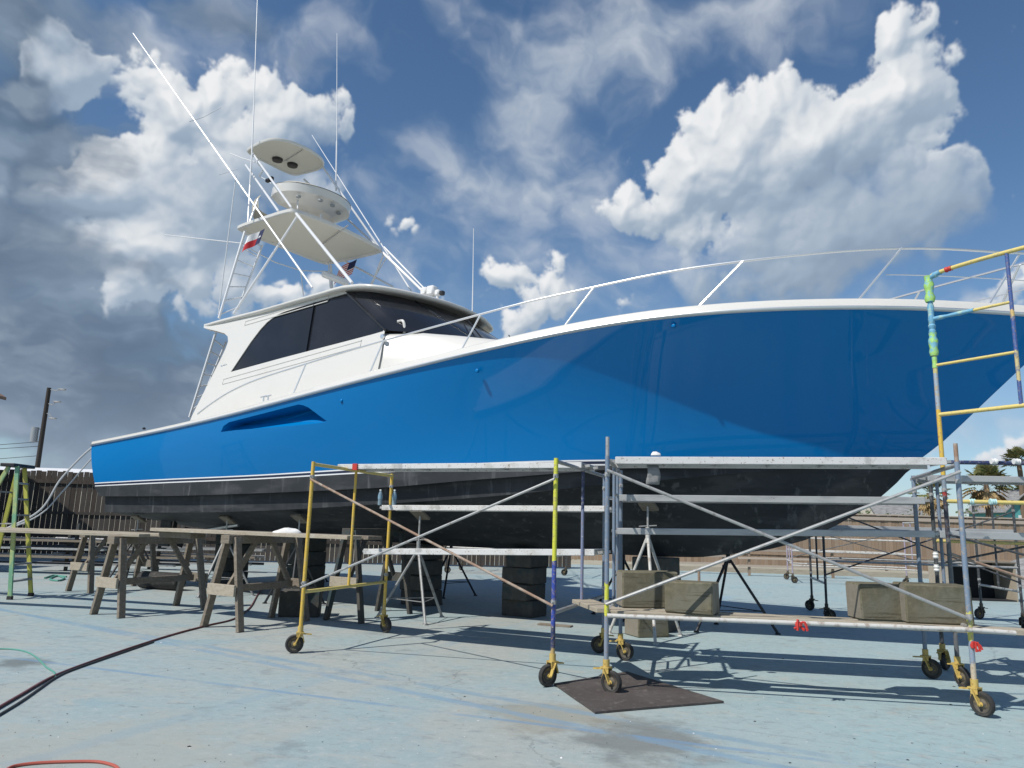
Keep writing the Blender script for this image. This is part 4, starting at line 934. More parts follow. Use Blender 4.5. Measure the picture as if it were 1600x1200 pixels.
for px in (1553, 1588): q = G(px, 721, vz(C2, 722)); wrap(sD, q + Vector((-.03, 0, 0)), q + Vector((.03, 0, 0)), .033, 'white_tape')
for px in (1518, 1551): q = G(px, 784, vz(C2, 783)); wrap(sD, q + Vector((-.03, 0, 0)), q + Vector((.03, 0, 0)), .033, 'teal_tape')
for z_ in (1.27, 1.12): wrap(sD, V3(D3, z_), V3(D3, z_ + .08), .032, 'white_tape')
zU = vz(C2, 430); zl_ = vz(C2, 648); ub = G(1600, 385, zU); ud = Vector((ub.x - C2[0], ub.y - C2[1], 0)).normalized()
ub2 = G(1590, 636, zl_); ud2 = Vector((ub2.x - C2[0], ub2.y - C2[1], 0)).normalized(); ud = (ud + ud2).normalized()
U0 = Vector((C2[0], C2[1], 0)); W15 = 1.52
zz = lambda z: Vector((0, 0, z))
tubepart('upper_post', [U0 + zz(ZB - .02), U0 + zz(zU - .12)], RT * 1.05, PT['yb'], sD)
tubepart('upper_bar', crm([U0 + zz(zU - .14), U0 + zz(zU - .05) + ud * .02, U0 + zz(zU) + ud * .12, U0 + zz(zU + .02) + ud * .7, U0 + zz(zU) + ud * (W15 - .1), U0 + zz(zU - .1) + ud * W15], 4), RT * 1.05, PT['yp'], sD)
tubepart('upper_post', [U0 + zz(ZB) + ud * W15, U0 + zz(zU - .1) + ud * W15], RT, PT['yp'], sD)
def ui(px, py, z):                      # distance along the upper frame seen at a surveyed pixel
    q = G(px, py, z); return (q - U0).dot(ud) if abs(z - CAMH) > .2 else .6
i1 = min(max(ui(1587, 632, zl_), .4), 1.0)
tubepart('inner_upright', [U0 + ud * i1 + zz(zl_), U0 + ud * i1 + zz(zU + .02)], RT * .85, PT['bb'], sD)
for py, m_ in ((648, PT['yp']), (571, PT['yp']), (499, 'blue_tape')):
    z_ = vz(C2, py); tubepart('ladder_rung', [U0 + zz(z_), U0 + ud * (W15 if py > 640 else i1) + zz(z_)], RT * (1 if py > 640 else .72), m_ if not isinstance(m_, str) else PT['yp'], sD)
    if py == 499: wrap(sD, U0 + zz(z_) + ud * .03, U0 + zz(z_) + ud * i1 * .55, .024, 'blue_tape')
for a, b, r_, m_ in ((432, 472, .052, 'green_tape'), (468, 505, .034, 'blue_tape'), (504, 520, .036, 'blue_tape'), (520, 556, .046, 'green_tape'), (552, 575, .030, 'green_tape')): wrap(sD, U0 + zz(vz(C2, b)), U0 + zz(vz(C2, a)), r_, m_)
wrap(sD, U0 + zz(zU - .04) + ud * .0, U0 + zz(zU) + ud * .14, .034, 'blue_tape'); wrap(sD, U0 + zz(zU + .005) + ud * .20, U0 + zz(zU + .01) + ud * .27, .030, 'red_tape')
# scaffolds on the far side of the hull
def far_tower(label, a, b, c, d, z, decks, loc_m, gm='galv'):
    t = thing('scaffold_tower', label, 'scaffold', ((a[0] + d[0]) / 2, (a[1] + d[1]) / 2, 0), 'rolling scaffolds round the boat')
    frame(t, a, c, z, loc_m, loc_m, loc_m, M[gm], .65, .5, .25); frame(t, b, d, z, loc_m, loc_m, loc_m, M[gm], .65, .5, .25)
    brace(t, V3(a, .8), V3(b, z - .2), PT['dk']); brace(t, V3(a, z - .2), V3(b, .8), PT['dk'])
    for zz_ in decks: tubepart('ledger_tube', [V3(a, zz_), V3(b, zz_)], .02, M[gm], t); tubepart('ledger_tube', [V3(c, zz_), V3(d, zz_)], .02, M[gm], t)
    for k, xy in enumerate((a, b, c, d)): caster(t, xy, k * 1.1, True)
    return t
far_tower('dark scaffold standing on the far side of the bow', (5.75, 14.0), (8.8, 13.3), (6.2, 15.8), (9.2, 15.1), 2.2, (1.05, 1.62), PT['dk'])
far_tower('rosy grey scaffold far behind the keel blocks near the fence', (9.0, 24.4), (12.4, 23.2), (9.5, 26.2), (12.9, 25.0), 2.0, (.55, 1.0, 1.4), PT['rose'], 'stand_white')
far_tower('dark scaffold seen under the hull between the block stacks', (-1.9, 24.3), (1.4, 23.0), (-1.5, 26.0), (1.9, 24.8), 1.9, (.8, 1.3), PT['dk'])

# ------------------------------------------------------------------ planks and what lies on them
def plank(name, label, p, q, wd, th, m, group, lip=True, cat='plank'):
    """a scaffold plank from p to q, top at their height; aluminium ones have side rails and hooks"""
    p, q = Vector(p), Vector(q); root = thing(name, label, cat, (p + q) / 2, group); d = (q - p).normalized(); y = Vector((-d.y, d.x, 0)).normalized(); dn_ = Vector((0, 0, -1))
    mb = MB()
    if lip:
        mb.bar(p + dn_ * .012, q + dn_ * .012, wd - .06, .02); part('deck_board', mb, M['alu'] if m != 'alu' else M['alu'], root)
        for s in (-1, 1):
            mb = MB(); mb.bar(p + y * s * (wd / 2 - .015) + dn_ * (th / 2), q + y * s * (wd / 2 - .015) + dn_ * (th / 2), .03, th, 0, (0, 0, 1), .005); part('side_rail', mb, M[m], root)
        mb = MB()
        for e, s_ in ((p, -1), (q, 1)):
            for s in (-1, 1): mb.bar(e + y * s * wd * .3 + dn_ * .04, e + y * s * wd * .3 + d * s_ * .07 + dn_ * .03, .03, .03)
        part('end_hook', mb, M['galv'], root)['kind'] = 'stuff'
        mb = MB(); n = int((q - p).length / .5)
        for k in range(1, n): c_ = p.lerp(q, k / n); mb.bar(c_ - y * (wd / 2 - .03) + dn_ * (th * .6), c_ + y * (wd / 2 - .03) + dn_ * (th * .6), .03, .03)
        part('cross_member', mb, M['alu'], root)['kind'] = 'stuff'
    else:
        mb.bar(p + dn_ * th / 2, q + dn_ * th / 2, wd, th, 0, (0, 0, 1), .004); part('board', mb, M[m], root)
    return root
GP = 'planks laid across the scaffolds'; DK = .725
fA = lambda f_, g_, z: Vector((*lerp2(lerp2(L1, L2, f_), lerp2(L3, L4, f_), g_), z))
fB = lambda f_, g_, z: Vector((*lerp2(lerp2(L5, L6, f_), lerp2(L5r, L6r, f_), g_), z))
za = ZA + .035
p1 = plank('scaffold_plank', 'white aluminium plank with a red band atop the yellow scaffold', fA(-.04, .50, za), fA(1.02, .50, za), .48, .065, 'alu_bright', GP)
q = G(563, 723, za - .03); mb = MB(); d = (fA(1, .5, 0) - fA(0, .5, 0)).normalized(); c_ = fA(-.04, .5, za) + d * .25 - Vector((-d.y, d.x, 0)) * .24
mb.bar(c_ - Vector((-d.y, d.x, 0)) * .002 + Vector((0, 0, -.037)), c_ + d * .07 - Vector((-d.y, d.x, 0)) * .002 + Vector((0, 0, -.037)), .036, .082); part('red_band', mb, M['red_tape'], p1)
zm = vz(fA(.05, .92, 0), 790); p2 = plank('scaffold_plank', 'white plank at middle height of the yellow scaffold holding two bottles', fA(.02, .93, zm), fA(1.03, .93, vz(fA(1, .93, 0), 791)), .40, .07, 'alu_bright', GP)
zlw = vz(fA(.05, .55, 0), 857); p3 = plank('scaffold_plank', 'broad silver plank on the lowest level of the yellow scaffold', fA(.07, .62, zlw), fA(1.05, .62, vz(fA(1, .62, 0), 857)), .50, .07, 'alu_bright', GP)
zb_ = ZB + .03
plank('scaffold_plank', 'long white plank along the top of the grey blue scaffold', fB(.01, .33, zb_), fB(.99, .33, vz(fB(1, .2, 0), 715)), .52, .075, 'alu_bright', GP)
plank('scaffold_plank', 'grey plank second from the top of the grey blue scaffold', fB(-.02, .9, vz(fB(0, .9, 0), 774)), fB(1.0, .9, vz(fB(1, .9, 0), 778)), .40, .075, 'alu', GP)
plank('scaffold_plank', 'grey plank at eye height in the grey blue scaffold', fB(.0, .75, vz(fB(0, .75, 0), 825)), fB(1.0, .75, vz(fB(1, .75, 0), 829)), .45, .07, 'alu', GP)
plank('timber_plank', 'weathered wooden plank under the timber blocks of the scaffold', fB(.0, .12, DK), fB(1.16, .10, DK), .17, .05, 'wood_pale', GP, False)
plank('timber_plank', 'second wooden plank behind the first under the timber blocks', fB(.0, .25, DK), fB(1.05, .24, DK), .12, .05, 'wood_pale', GP, False)
sg_ = lambda f_, g_, z: Vector((*lerp2(lerp2(C2, D2, f_), lerp2(D3, D4, f_), g_), z))
plank('scaffold_plank', 'dark underside plank near the top of the bow corner scaffold', sg_(-.05, .6, vz(C2, 738)), sg_(.85, .6, vz(C2, 738)), .42, .07, 'alu', GP)
plank('scaffold_plank', 'grey plank at waist height on the bow corner scaffold', sg_(-.03, .5, vz(C2, 829)), sg_(.98, .5, vz(C2, 829)), .46, .08, 'alu', GP)
plank('scaffold_plank', 'dark plank on the scaffold across the bow', (5.6, 14.9, 1.70), (9.2, 14.1, 1.70), .5, .09, 'alu', GP)
plank('timber_plank', 'short pale board laid between the two scaffolds near the ground', Vector((*lerp2(L2, L4, .52), .72)), Vector((*lerp2(L5, L5r, .12), .74)), .24, .045, 'wood_pale', GP, False)
def bottle(px, py, label):
    b = fA(.05, .93, zm); d = ray(px, py); k = (b.y - CP.y) / d.y; x = CP.x + d.x * k; p = Vector((x, b.y + (x - b.x) * (-.47), zm + .001))
    root = thing('water_bottle', label, 'bottle', p, 'water bottles on the plank'); mb = MB(); mb.lathe([(0, 0), (.031, .002), (.033, .03), (.030, .075), (.033, .085), (.033, .145), (.02, .185), (.0135, .195), (.0135, .205)], 16, p); part('body', mb, M['bottle'], root)
    mb = MB(); mb.lathe([(.016, .204), (.016, .222), (0, .223)], 12, p); part('cap', mb, M['white_paint'], root); mb = MB(); mb.lathe([(.0338, .09), (.0338, .14)], 16, p); part('label_band', mb, M['bottle_label'], root)
bottle(592, 780, 'clear water bottle standing left of the yellow post on the plank'); bottle(616, 780, 'clear water bottle standing right of the yellow post on the plank')
def lump(name, label, cat, p, sx, sy, sz, m, seed, n=12):
    rg_ = random.Random(seed); mb = MB(); ph = [rg_.uniform(0, 6.28) for _ in range(6)]; rows = []
    for i in range(7):
        th = math.pi * .5 * (1 - i / 6); rr_ = math.cos(th) if i else 0
        rows.append([Vector(p) + Vector((math.cos(a) * math.cos(th) * sx * (1 + .22 * math.sin(3 * a + ph[0]) + .15 * math.sin(5 * a + ph[1])), math.sin(a) * math.cos(th) * sy * (1 + .2 * math.sin(2 * a + ph[2])), max(0, math.sin(th)) * sz * (1 + .25 * math.sin(4 * a + ph[3] + i)))) for a in [2 * math.pi * k / n for k in range(n + 1)]])
        rows[-1][-1] = rows[-1][0].copy()
    mb.grid(rows, 0, True, True); return solo(name, mb, m, label, cat, sharp=0)
b_ = fB(.145, .1, vz(fB(.145, .1, 0), 714)); lump('rag', 'crumpled white rag on top plank of the grey blue scaffold', 'rag', b_ + Vector((0, .05, .02)), .05, .04, .035, M['cloth'], 3)
mb = MB(); rows = []
for k in range(6): f_ = k / 5; rows.append([b_ + Vector((-.05 + .13 * g_ + .01 * math.sin(k + g_ * 5), .24 + .008 * math.sin(k * 1.7 + g_ * 7), -.06 - .20 * f_)) for g_ in (0, .25, .5, .75, 1)])
mb.grid(rows, 0, True); o2 = solo('cloth', mb, M['grey_tarp'], 'grey cloth hanging below the top plank of the grey blue scaffold', 'cloth'); sol = o2.modifiers.new('thick', 'SOLIDIFY'); sol.thickness = .006

# timber blocks
def block(name, label, c, size, rz, m='timber_block', group=None, me=None):
    root = bpy.data.objects.new(name, None)
    mb = MB(); bm = bmesh.new(); bmesh.ops.create_cube(bm, size=1)
    rg_ = random.Random(int(abs(c[0] * 131 + c[1] * 57 + c[2] * 999)))
    for v in bm.verts: v.co = Vector((v.co.x * size[0] + rg_.uniform(-.012, .012), v.co.y * size[1] + rg_.uniform(-.012, .012), v.co.z * size[2] + (rg_.uniform(-.01, .004) if v.co.z > 0 else 0)))
    bmesh.ops.bevel(bm, geom=bm.edges[:], offset=.014, segments=1, affect='EDGES'); bm.verts.index_update(); bm.faces.ensure_lookup_table()
    mb.v = [tuple(v.co) for v in bm.verts]
    for f in bm.faces: mb.f.append(tuple(v.index for v in f.verts)); mb.m.append(1 if abs(f.normal.x) > .9 else 0); mb.sm.append(False)
    bm.free(); o = bpy.data.objects.new(name, mb.mesh(name, [M[m], M['timber_end'] if m == 'timber_block' else M[m]])); o.location = Vector(c) + Vector((0, 0, size[2] / 2)); o.rotation_euler = (0, 0, rz); col.objects.link(o)
    return tag(o, label, 'timber block', group)
GT = 'timber blocks on the scaffold'
def on_deck(px, py, depth): p = AY(px, py, depth); return p
bz_ = DK + .002
def bpos(px, Y): d = ray(px, 950); k = Y / d.y; return (CP.x + d.x * k, Y, bz_)
block('timber_block', 'long weathered timber block behind the left end of the silver brace', bpos(1010, 8.02), (.58, .30, .36), R_(4), 'timber_block', GT)
block('timber_block', 'timber block with grey sawn end beside the black stand legs', bpos(1082, 7.56), (.46, .29, .30), R_(-27), 'timber_block', GT)
block('timber_block', 'squarish timber block left of the pair near the right post', bpos(1366, 7.50), (.40, .28, .34), R_(3), 'timber_block', GT)
block('timber_block', 'wide timber block with brace shadow next to the right post', bpos(1457, 7.36), (.60, .30, .355), R_(-6), 'timber_block', GT)
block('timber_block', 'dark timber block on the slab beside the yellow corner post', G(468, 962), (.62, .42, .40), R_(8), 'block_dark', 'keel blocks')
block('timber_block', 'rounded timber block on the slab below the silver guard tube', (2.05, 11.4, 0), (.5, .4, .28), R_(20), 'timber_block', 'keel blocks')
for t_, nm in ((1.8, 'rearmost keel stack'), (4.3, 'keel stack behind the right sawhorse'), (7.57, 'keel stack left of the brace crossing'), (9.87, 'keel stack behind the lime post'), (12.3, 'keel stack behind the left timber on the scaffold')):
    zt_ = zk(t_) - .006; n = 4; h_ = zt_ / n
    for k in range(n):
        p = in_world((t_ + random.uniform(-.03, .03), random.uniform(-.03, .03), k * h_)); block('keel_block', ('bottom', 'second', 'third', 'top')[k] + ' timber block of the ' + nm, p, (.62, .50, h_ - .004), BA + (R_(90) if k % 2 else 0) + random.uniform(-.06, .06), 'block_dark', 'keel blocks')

# tripod boat stands
def jack(label, xy, apex, top, m, spread=.62, rot=0.0, lean=(0, 0)):
    r = thing('boat_stand', label, 'boat stand', (xy[0], xy[1], 0), 'tripod stands propping the hull'); A = V3(xy, apex)
    feet = [V3(xy, 0) + Vector((math.cos(rot + k * 2.0944) * spread, math.sin(rot + k * 2.0944) * spread, .012)) for k in range(3)]
    for f_ in feet:
        mb = MB(); mb.tube([A + (f_ - A) * .03, f_], .022, 8); mb.lathe([(.0, .0), (.045, .0), (.04, .02)], 8, f_ + Vector((0, 0, -.012))); part('leg', mb, M[m], r)
    mb = MB(); c = [A.lerp(f_, .72) for f_ in feet]
    for k in range(3): mb.tube([c[k], c[(k + 1) % 3]], .007, 6)
    part('chain', mb, M[m], r); mb = MB(); mb.tube([A + Vector((0, 0, -.10)), A + Vector((0, 0, .12))], .034, 10); part('collar', mb, M[m], r)
    T_ = Vector((xy[0] + lean[0], xy[1] + lean[1], top)); mb = MB(); mb.tube([A, T_], .016, 8); part('screw', mb, M['galv'], r)
    mb = MB(); mb.tube([A + Vector((-.13, 0, .13)), A + Vector((.13, 0, .15))], .009, 6); part('handle', mb, M['galv'], r)
    nrm = Vector((BN.x * -.5, BN.y * -.5, -.85)); y = BT.copy(); z_ = nrm.normalized(); x_ = y.cross(z_); mb = MB(); mb.box(T_ + Vector((0, 0, .0)), (.26, .26, .045), Matrix((x_, y, z_)).transposed(), 0, .008); part('pad', mb, M['wood_grey'], r); return r
def under_hull(t, u): p = in_world((t, u, 0)); return (p.x, p.y)
jack('pale grey tripod stand under the bow behind the scaffold planks', under_hull(12.55, -.92), 1.42, 1.86, 'stand_white', .60, .5)
jack('white topped tripod stand beside the yellow corner leg', under_hull(9.0, -1.85), 1.10, 1.64, 'stand_grey', .62, .9)
jack('black tripod stand under the forefoot', (3.52, 12.3), 1.12, 1.30, 'stand_dark', .72, -.5)
jack('grey tripod stand framed by the left sawhorse', under_hull(3.9, -1.75), 1.12, 1.46, 'stand_grey', .62, .2)
jack('dark tripod stand behind the right sawhorse', under_hull(6.2, -1.9), 1.05, 1.52, 'stand_dark', .6, .7)
jack('dark tripod stand at the stern corner', under_hull(1.0, -1.9), 1.05, 1.42, 'stand_dark', .66, .1)
for t_, u_, nm in ((2.2, 1.8, 'stern'), (6.8, 1.8, 'midships'), (11.2, 1.1, 'bow')): jack('dark tripod stand on the far side under the ' + nm, under_hull(t_, u_), 1.0, 1.5 + .02 * t_, 'stand_dark', .6, .4)
mb = MB(); p = G(1091, 917, .757); p = bpos(1093, 7.95); mb.tube([(p[0], p[1], DK), (p[0], p[1], 1.12)], .014, 8); mb.lathe([(0, .0), (.05, 0), (.04, .03), (.015, .05)], 10, p); solo('prop_rod', mb, M['rust_tube'], 'thin rusty prop rod standing beside the grey ended timber', 'rod')

# sawhorses and their deck
def sawhorse(label, a, b, c, d, zt, m='wood_grey', lower=True):
    ca, cb = lerp2(a, b, .5), lerp2(c, d, .5); root = thing('sawhorse', label, 'sawhorse', (*lerp2(ca, cb, .5), 0), 'wooden sawhorses by the stern'); ax = Vector((cb[0] - ca[0], cb[1] - ca[1], 0)).normalized()
    mb = MB(); mb.bar(V3(ca, zt - .0575) - ax * .10, V3(cb, zt - .0575) + ax * .10, .15, .115, 0, (0, 0, 1), .004); part('top_beam', mb, M[m], root)
    for e, pr in ((ca, (a, b)), (cb, (c, d))):
        for f_ in pr:
            s_ = (Vector((f_[0] - e[0], f_[1] - e[1], 0))).normalized(); top_ = V3(e, zt - .03) + s_ * .095 + ax * (.05 if e is ca else -.05); ft = V3(f_, .0) + Vector((0, 0, 0))
            mb = MB(); mb.bar(ft + ax * (.05 if e is ca else -.05) * .0, top_,   .115, .05, 0, ax.cross(Vector((0, 0, 1))), .003); part('leg', mb, M[m], root)
        mb = MB(); off = ax * (-.075 if e is ca else .075); u_, v_ = V3(lerp2(pr[0], e, .45), zt * .42) + off, V3(lerp2(pr[1], e, .45), zt * .42) + off; ex = (v_ - u_).normalized() * .07
        mb.bar(u_ - ex, v_ + ex, .04, .15, 0, (0, 0, 1), .003); part('end_board', mb, M['wood_pale'] if e is ca else M[m], root)
        mid_ = V3(lerp2(ca, cb, .5), zt - .10); mb = MB(); mb.bar(V3(e, zt * .45) + (ax if e is ca else -ax) * .07, V3(e, zt - .1) + (ax if e is ca else -ax) * .52, .04, .085, 0, (0, 0, 1), .003); part('diagonal', mb, M[m], root)
    if lower: mb = MB(); mb.bar(V3(ca, zt * .42), V3(cb, zt * .42), .045, .10, 0, (0, 0, 1), .003); part('stretcher', mb, M[m], root)
    return root
S1 = [tuple(G(*p))[:2] for p in ((146, 960), (189, 966))]; S1 += [(-5.62, 13.4), (-4.98, 13.0)]
S2 = [tuple(G(*p))[:2] for p in ((318, 980), (375, 988))]; S2 += [(-3.62, 12.18), (-3.0, 11.9)]
z1 = vz(lerp2(S1[0], S1[1], .5), 838); z2 = vz(lerp2(S2[0], S2[1], .5), 836)
sawhorse('weathered sawhorse at the left carrying the end of the upper planks', *S1, z1); sawhorse('weathered sawhorse with a pale end board nearest the red hose', *S2, z2)
S3 = [(-8.55, 15.3), (-7.95, 15.0), (-8.0, 16.8), (-7.4, 16.5)]; z3 = 1.16; sawhorse('grey sawhorse at the stern behind the stepladder', *S3, z3, 'wood_grey', False)
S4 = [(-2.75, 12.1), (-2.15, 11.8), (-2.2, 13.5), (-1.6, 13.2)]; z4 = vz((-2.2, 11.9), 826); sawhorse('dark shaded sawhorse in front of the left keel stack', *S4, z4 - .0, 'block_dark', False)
GD = 'wooden deck planks on the sawhorses'
zdk = max(z1, z2) + .10
def wplank(label, p, q, wd, th, m='wood_pale'): return plank('timber_plank', label, p, q, wd, th, m, GD, False)
a1 = V3(lerp2(S1[0], S1[1], .5), 0); b1 = V3(lerp2(S2[0], S2[1], .5), 0)
dd = (Vector((b1.x, b1.y, 0)) - Vector((a1.x, a1.y, 0))).normalized(); yy = Vector((-dd.y, dd.x, 0))
st0 = a1 + yy * .55 + dd * .35
zu = z2 + .05
wplank('upper deck plank over both sawhorses, nearer the camera', zz(zu) + a1 + yy * .40 + dd * .40, zz(zu) + b1 + yy * .30 + dd * 1.9, .30, .05)
wplank('upper deck plank over both sawhorses, nearer the hull', zz(zu) + a1 + yy * .74 + dd * .45, zz(zu) + b1 + yy * .62 + dd * 2.0, .30, .05, 'wood_grey')
mb = MB(); c_ = a1 + yy * .55 + dd * .75; mb.bar(zz((z1 + zu - .05) / 2) + c_ - dd * .35, zz((z1 + zu - .05) / 2) + c_ + dd * .35, .28, max(.02, zu - .05 - z1 - .002), 0, (0, 0, 1), .004); solo('timber_packer', mb, M['wood_grey'], 'short timber packing between left sawhorse and upper planks', 'timber')
zl2 = z1 + .045
wplank('lower deck plank running left past the stepladder, nearer the camera', zz(zl2) + a1 + yy * .25 + dd * .30, zz(zl2) + Vector((-11.2, 12.7, 0)), .28, .045)
wplank('lower deck plank running left past the stepladder, nearer the fence', zz(zl2) + a1 + yy * 1.0 + dd * .25, zz(zl2) + Vector((-11.2, 14.2, 0)), .28, .045, 'wood_pale')
pz = zz(zu) + a1.lerp(b1, 1.0) + yy * .45 + dd * .62; lump('rag', 'white cloth heap on the upper deck plank by the yellow post', 'rag', pz, .17, .1, .06, M['cloth'], 9)
# stepladder
def stepladder():
    r = thing('stepladder', 'green and yellow fibreglass stepladder standing by the stern', 'ladder', (-9.0, 14.0, 0)); ft = vz((-8.95, 13.8), 729)
    st = {'a': ((-8.56, 13.55), (-8.88, 13.72), 'green_pole'), 'b': ((-8.60, 14.20), (-9.02, 14.15), 'yellow_rail'), 'c': ((-10.05, 13.75), (-9.03, 13.72), 'green_pole'), 'd': ((-9.75, 14.75), (-9.14, 14.15), 'yellow_rail')}
    P = {}
    for k, (b, t, m) in st.items():
        P[k] = (V3(b, .03), V3(t, ft)); mb = MB(); mb.bar(P[k][0], P[k][1], .075, .032, 0, (0, 1, 0), .005); o = part('stile', mb, M[m], r); mb = MB(); mb.box(V3(b, .03), (.08, .06, .06)); part('foot', mb, M['rubber'], o)
    for k in range(7):
        f_ = .12 + k * .125; mb = MB(); mb.bar(P['a'][0].lerp(P['a'][1], f_), P['b'][0].lerp(P['b'][1], f_), .09, .03); part('step', mb, M['grey_step'], r)
    for f_ in (.2, .5, .8): mb = MB(); mb.bar(P['c'][0].lerp(P['c'][1], f_), P['d'][0].lerp(P['d'][1], f_), .03, .03); part('rear_bar', mb, M['grey_step'], r)
    mb = MB(); mb.box((-9.01, 13.94, ft + .02), (.26, .62, .06), None, 0, .01); part('top_cap', mb, M['black'], r)
    for k, l in (('a', 'c'), ('b', 'd')): mb = MB(); mb.bar(P[k][0].lerp(P[k][1], .55), P[l][0].lerp(P[l][1], .55), .02, .012); part('spreader', mb, M['galv'], r)
stepladder()

# ------------------------------------------------------------------ loose things on the slab
def hose(name, label, px, r, m, z=None, pts=None):
    mb = MB(); P = [G(x, y, r) for x, y in px] if pts is None else pts; mb.tube(crm(P, 8), r, 8); return solo(name, mb, M[m], label, 'hose')
hose('hose', 'dark red hose running from the sawhorse to the left edge', [(-20, 1116), (30, 1087), (85, 1056), (150, 1031), (220, 1007), (275, 990), (325, 977), (365, 967), (390, 950), (402, 930), (412, 915)], .0125, 'hose_red')
hose('hose', 'dark grey hose beside the red hose at the left edge', [(-20, 1128), (30, 1098), (66, 1073), (85, 1060), (110, 1048), (170, 1027), (240, 1003)], .010, 'hose_dark')
hose('hose', 'thin green hose curving onto the slab at left', [(-15, 1014), (15, 1014), (40, 1018), (58, 1028), (72, 1042), (84, 1050), (87, 1058)], .008, 'hose_green')
hose('hose', 'orange red hose looping at the bottom left corner', [(5, 1206), (22, 1197), (60, 1192), (110, 1190), (150, 1190), (172, 1194), (184, 1200), (190, 1212)], .0095, 'hose_orange')
hose('hose', 'green hose heaped on the slab behind the stepladder', [(70, 903), (85, 899), (100, 903), (92, 907), (78, 905), (88, 900), (104, 901)], .02, 'hose_green')
sc_ = in_world((-.3, -1.9, 3.02)); tip = AY(40, 803, 17.2); 
for k, (lb, dz_) in enumerate((('upper grey cable slung from the stern corner down to the left', .03), ('lower grey cable sagging from the stern corner down to the left', -.22))):
    s_ = in_world((-.15, -1.7 + .25 * k, 3.25)); e_ = in_world((-.5, -2.2 + .2 * k, 3.1)); mb = MB(); mb.tube(crm([in_world((.35, -1.9, 3.12)), s_, e_, e_.lerp(tip, .5) + Vector((0, 0, dz_)), tip + Vector((.3, 0, .08 - .1 * k)), tip + Vector((-.6, 0, -.45))], 8), .022 if k == 0 else .016, 7); solo('cable', mb, M['cable_grey'], lb, 'cable')
mp = [G(865, 1071), G(930, 1116), G(1131, 1099), G(980, 1052)]; mb = MB(); c_ = sum(mp, Vector()) / 4
poly = []
for k in range(4):
    a, b = mp[k], mp[(k + 1) % 4]
    for j in range(10): f_ = j / 10; p = a.lerp(b, f_); p += (c_ - p).normalized() * random.uniform(0, .006) * (1 if j else 0); poly.append((p.x, p.y))
mb.prism(poly, .004, .020); solo('plywood_sheet', mb, M['mat_board'], 'dark brown plywood sheet lying under the scaffold caster', 'board')
mb = MB(); a, b = G(842, 976), G(893, 980); mb.bar(a + zz(.012), b + zz(.012), .16, .02); solo('wood_offcut', mb, M['wood_grey'], 'flat wood offcut on the slab behind the lime post', 'offcut')
rb = G(250, 921); mb = MB(); mb.lathe([(0, -.52), (.15, -.52), (.175, -.48), (.175, .48), (.15, .52), (0, .52)], 18, rb + zz(.18), Matrix.Rotation(R_(90), 3, 'Y') @ Matrix.Rotation(R_(20), 3, 'X')); solo('fender_roll', mb, M['rubber'], 'dark rubber roll lying on the slab behind the left sawhorse', 'roll')
cr = Vector((12.0, 20.0, 0)); root = thing('crate', 'open plywood crate with dark inside near the fence', 'crate', cr)
for nm, c_, s_, m in (('side_board', (-.85, 0, .47), (.03, .9, .94), 'wood_pale'), ('side_board', (.85, 0, .47), (.03, .9, .94), 'wood_pale'), ('back_board', (0, .45, .47), (1.7, .03, .94), 'crate_dark'), ('top_board', (0, 0, .955), (1.74, .95, .03), 'wood_grey'), ('base_board', (0, 0, .02), (1.67, .86, .03), 'crate_dark')):
    mb = MB(); mb.box(cr + Vector(c_), s_); part(nm, mb, M[m], root)
lump('tarp_heap', 'grey tarpaulin heap in front of the tan fence', 'tarp', (17.6, 25.5, 0), 1.5, .9, .85, M['grey_tarp'], 21, 18)
lump('red_bundle', 'small red bundle on the slab beside the open crate', 'bundle', (10.95, 19.0, 0), .22, .18, .24, M['red_tape'], 33)
mb = MB(); mb.bar((4, 30.2, .09), (26, 29.2, .09), .25, .18); solo('kerb_timber', mb, M['wood_pale'], 'long pale kerb timber along the foot of the tan fence', 'timber')
for k, (x, y) in enumerate(((6.5, 28.6), (10.2, 27.8))):
    root = thing('pipe_rack', ('left' if k == 0 else 'right') + ' low rack of pale rails before the tan fence', 'rack', (x, y, 0), 'rail racks by the fence')
    for s in (-1.5, 1.5): mb = MB(); mb.bar((x + s, y, 0), (x + s, y, 1.0), .08, .08); part('rack_post', mb, M['fence_tan'], root)
    for z_ in (.35, .62, .9): mb = MB(); mb.bar((x - 1.9, y - .06, z_), (x + 1.9, y - .06, z_ + .02), .06, .07); part('rack_rail', mb, M['fence_cap'], root)

for k, (px, Y, n) in enumerate(((40, 19.5, 5), (175, 20.5, 4), (300, 22.0, 3))):   # dark lengths stacked along the fence
    q = AY(px, 880, Y); root = thing('lumber_rack', ('leftmost', 'middle', 'rightmost')[k] + ' rack of dark boards and pipes under the dark fence', 'rack', (q.x, Y, 0), 'stock racks along the dark fence')
    for s in (-1.2, 1.2): mb = MB(); mb.bar((q.x + s, Y, 0), (q.x + s, Y, .25 + .2 * n), .07, .07); part('rack_post', mb, M['block_dark'], root)
    for j in range(n):
        mb = MB(); z_ = .2 + .2 * j; mb.bar((q.x - 1.9 + .2 * (j % 3), Y - .1, z_), (q.x + 1.7 + .15 * j, Y - .1 - .1 * (j % 2), z_ + .02), .16, .05); part('stock_board', mb, M['wood_grey'] if j % 2 else M['galv'], root)
        mb = MB(); mb.tube([(q.x - 1.6, Y + .06, z_ + .03), (q.x + 2.0, Y + .1, z_ + .04)], .035, 8); part('stock_pipe', mb, M['stand_grey'] if j % 2 else M['hose_dark'], root)
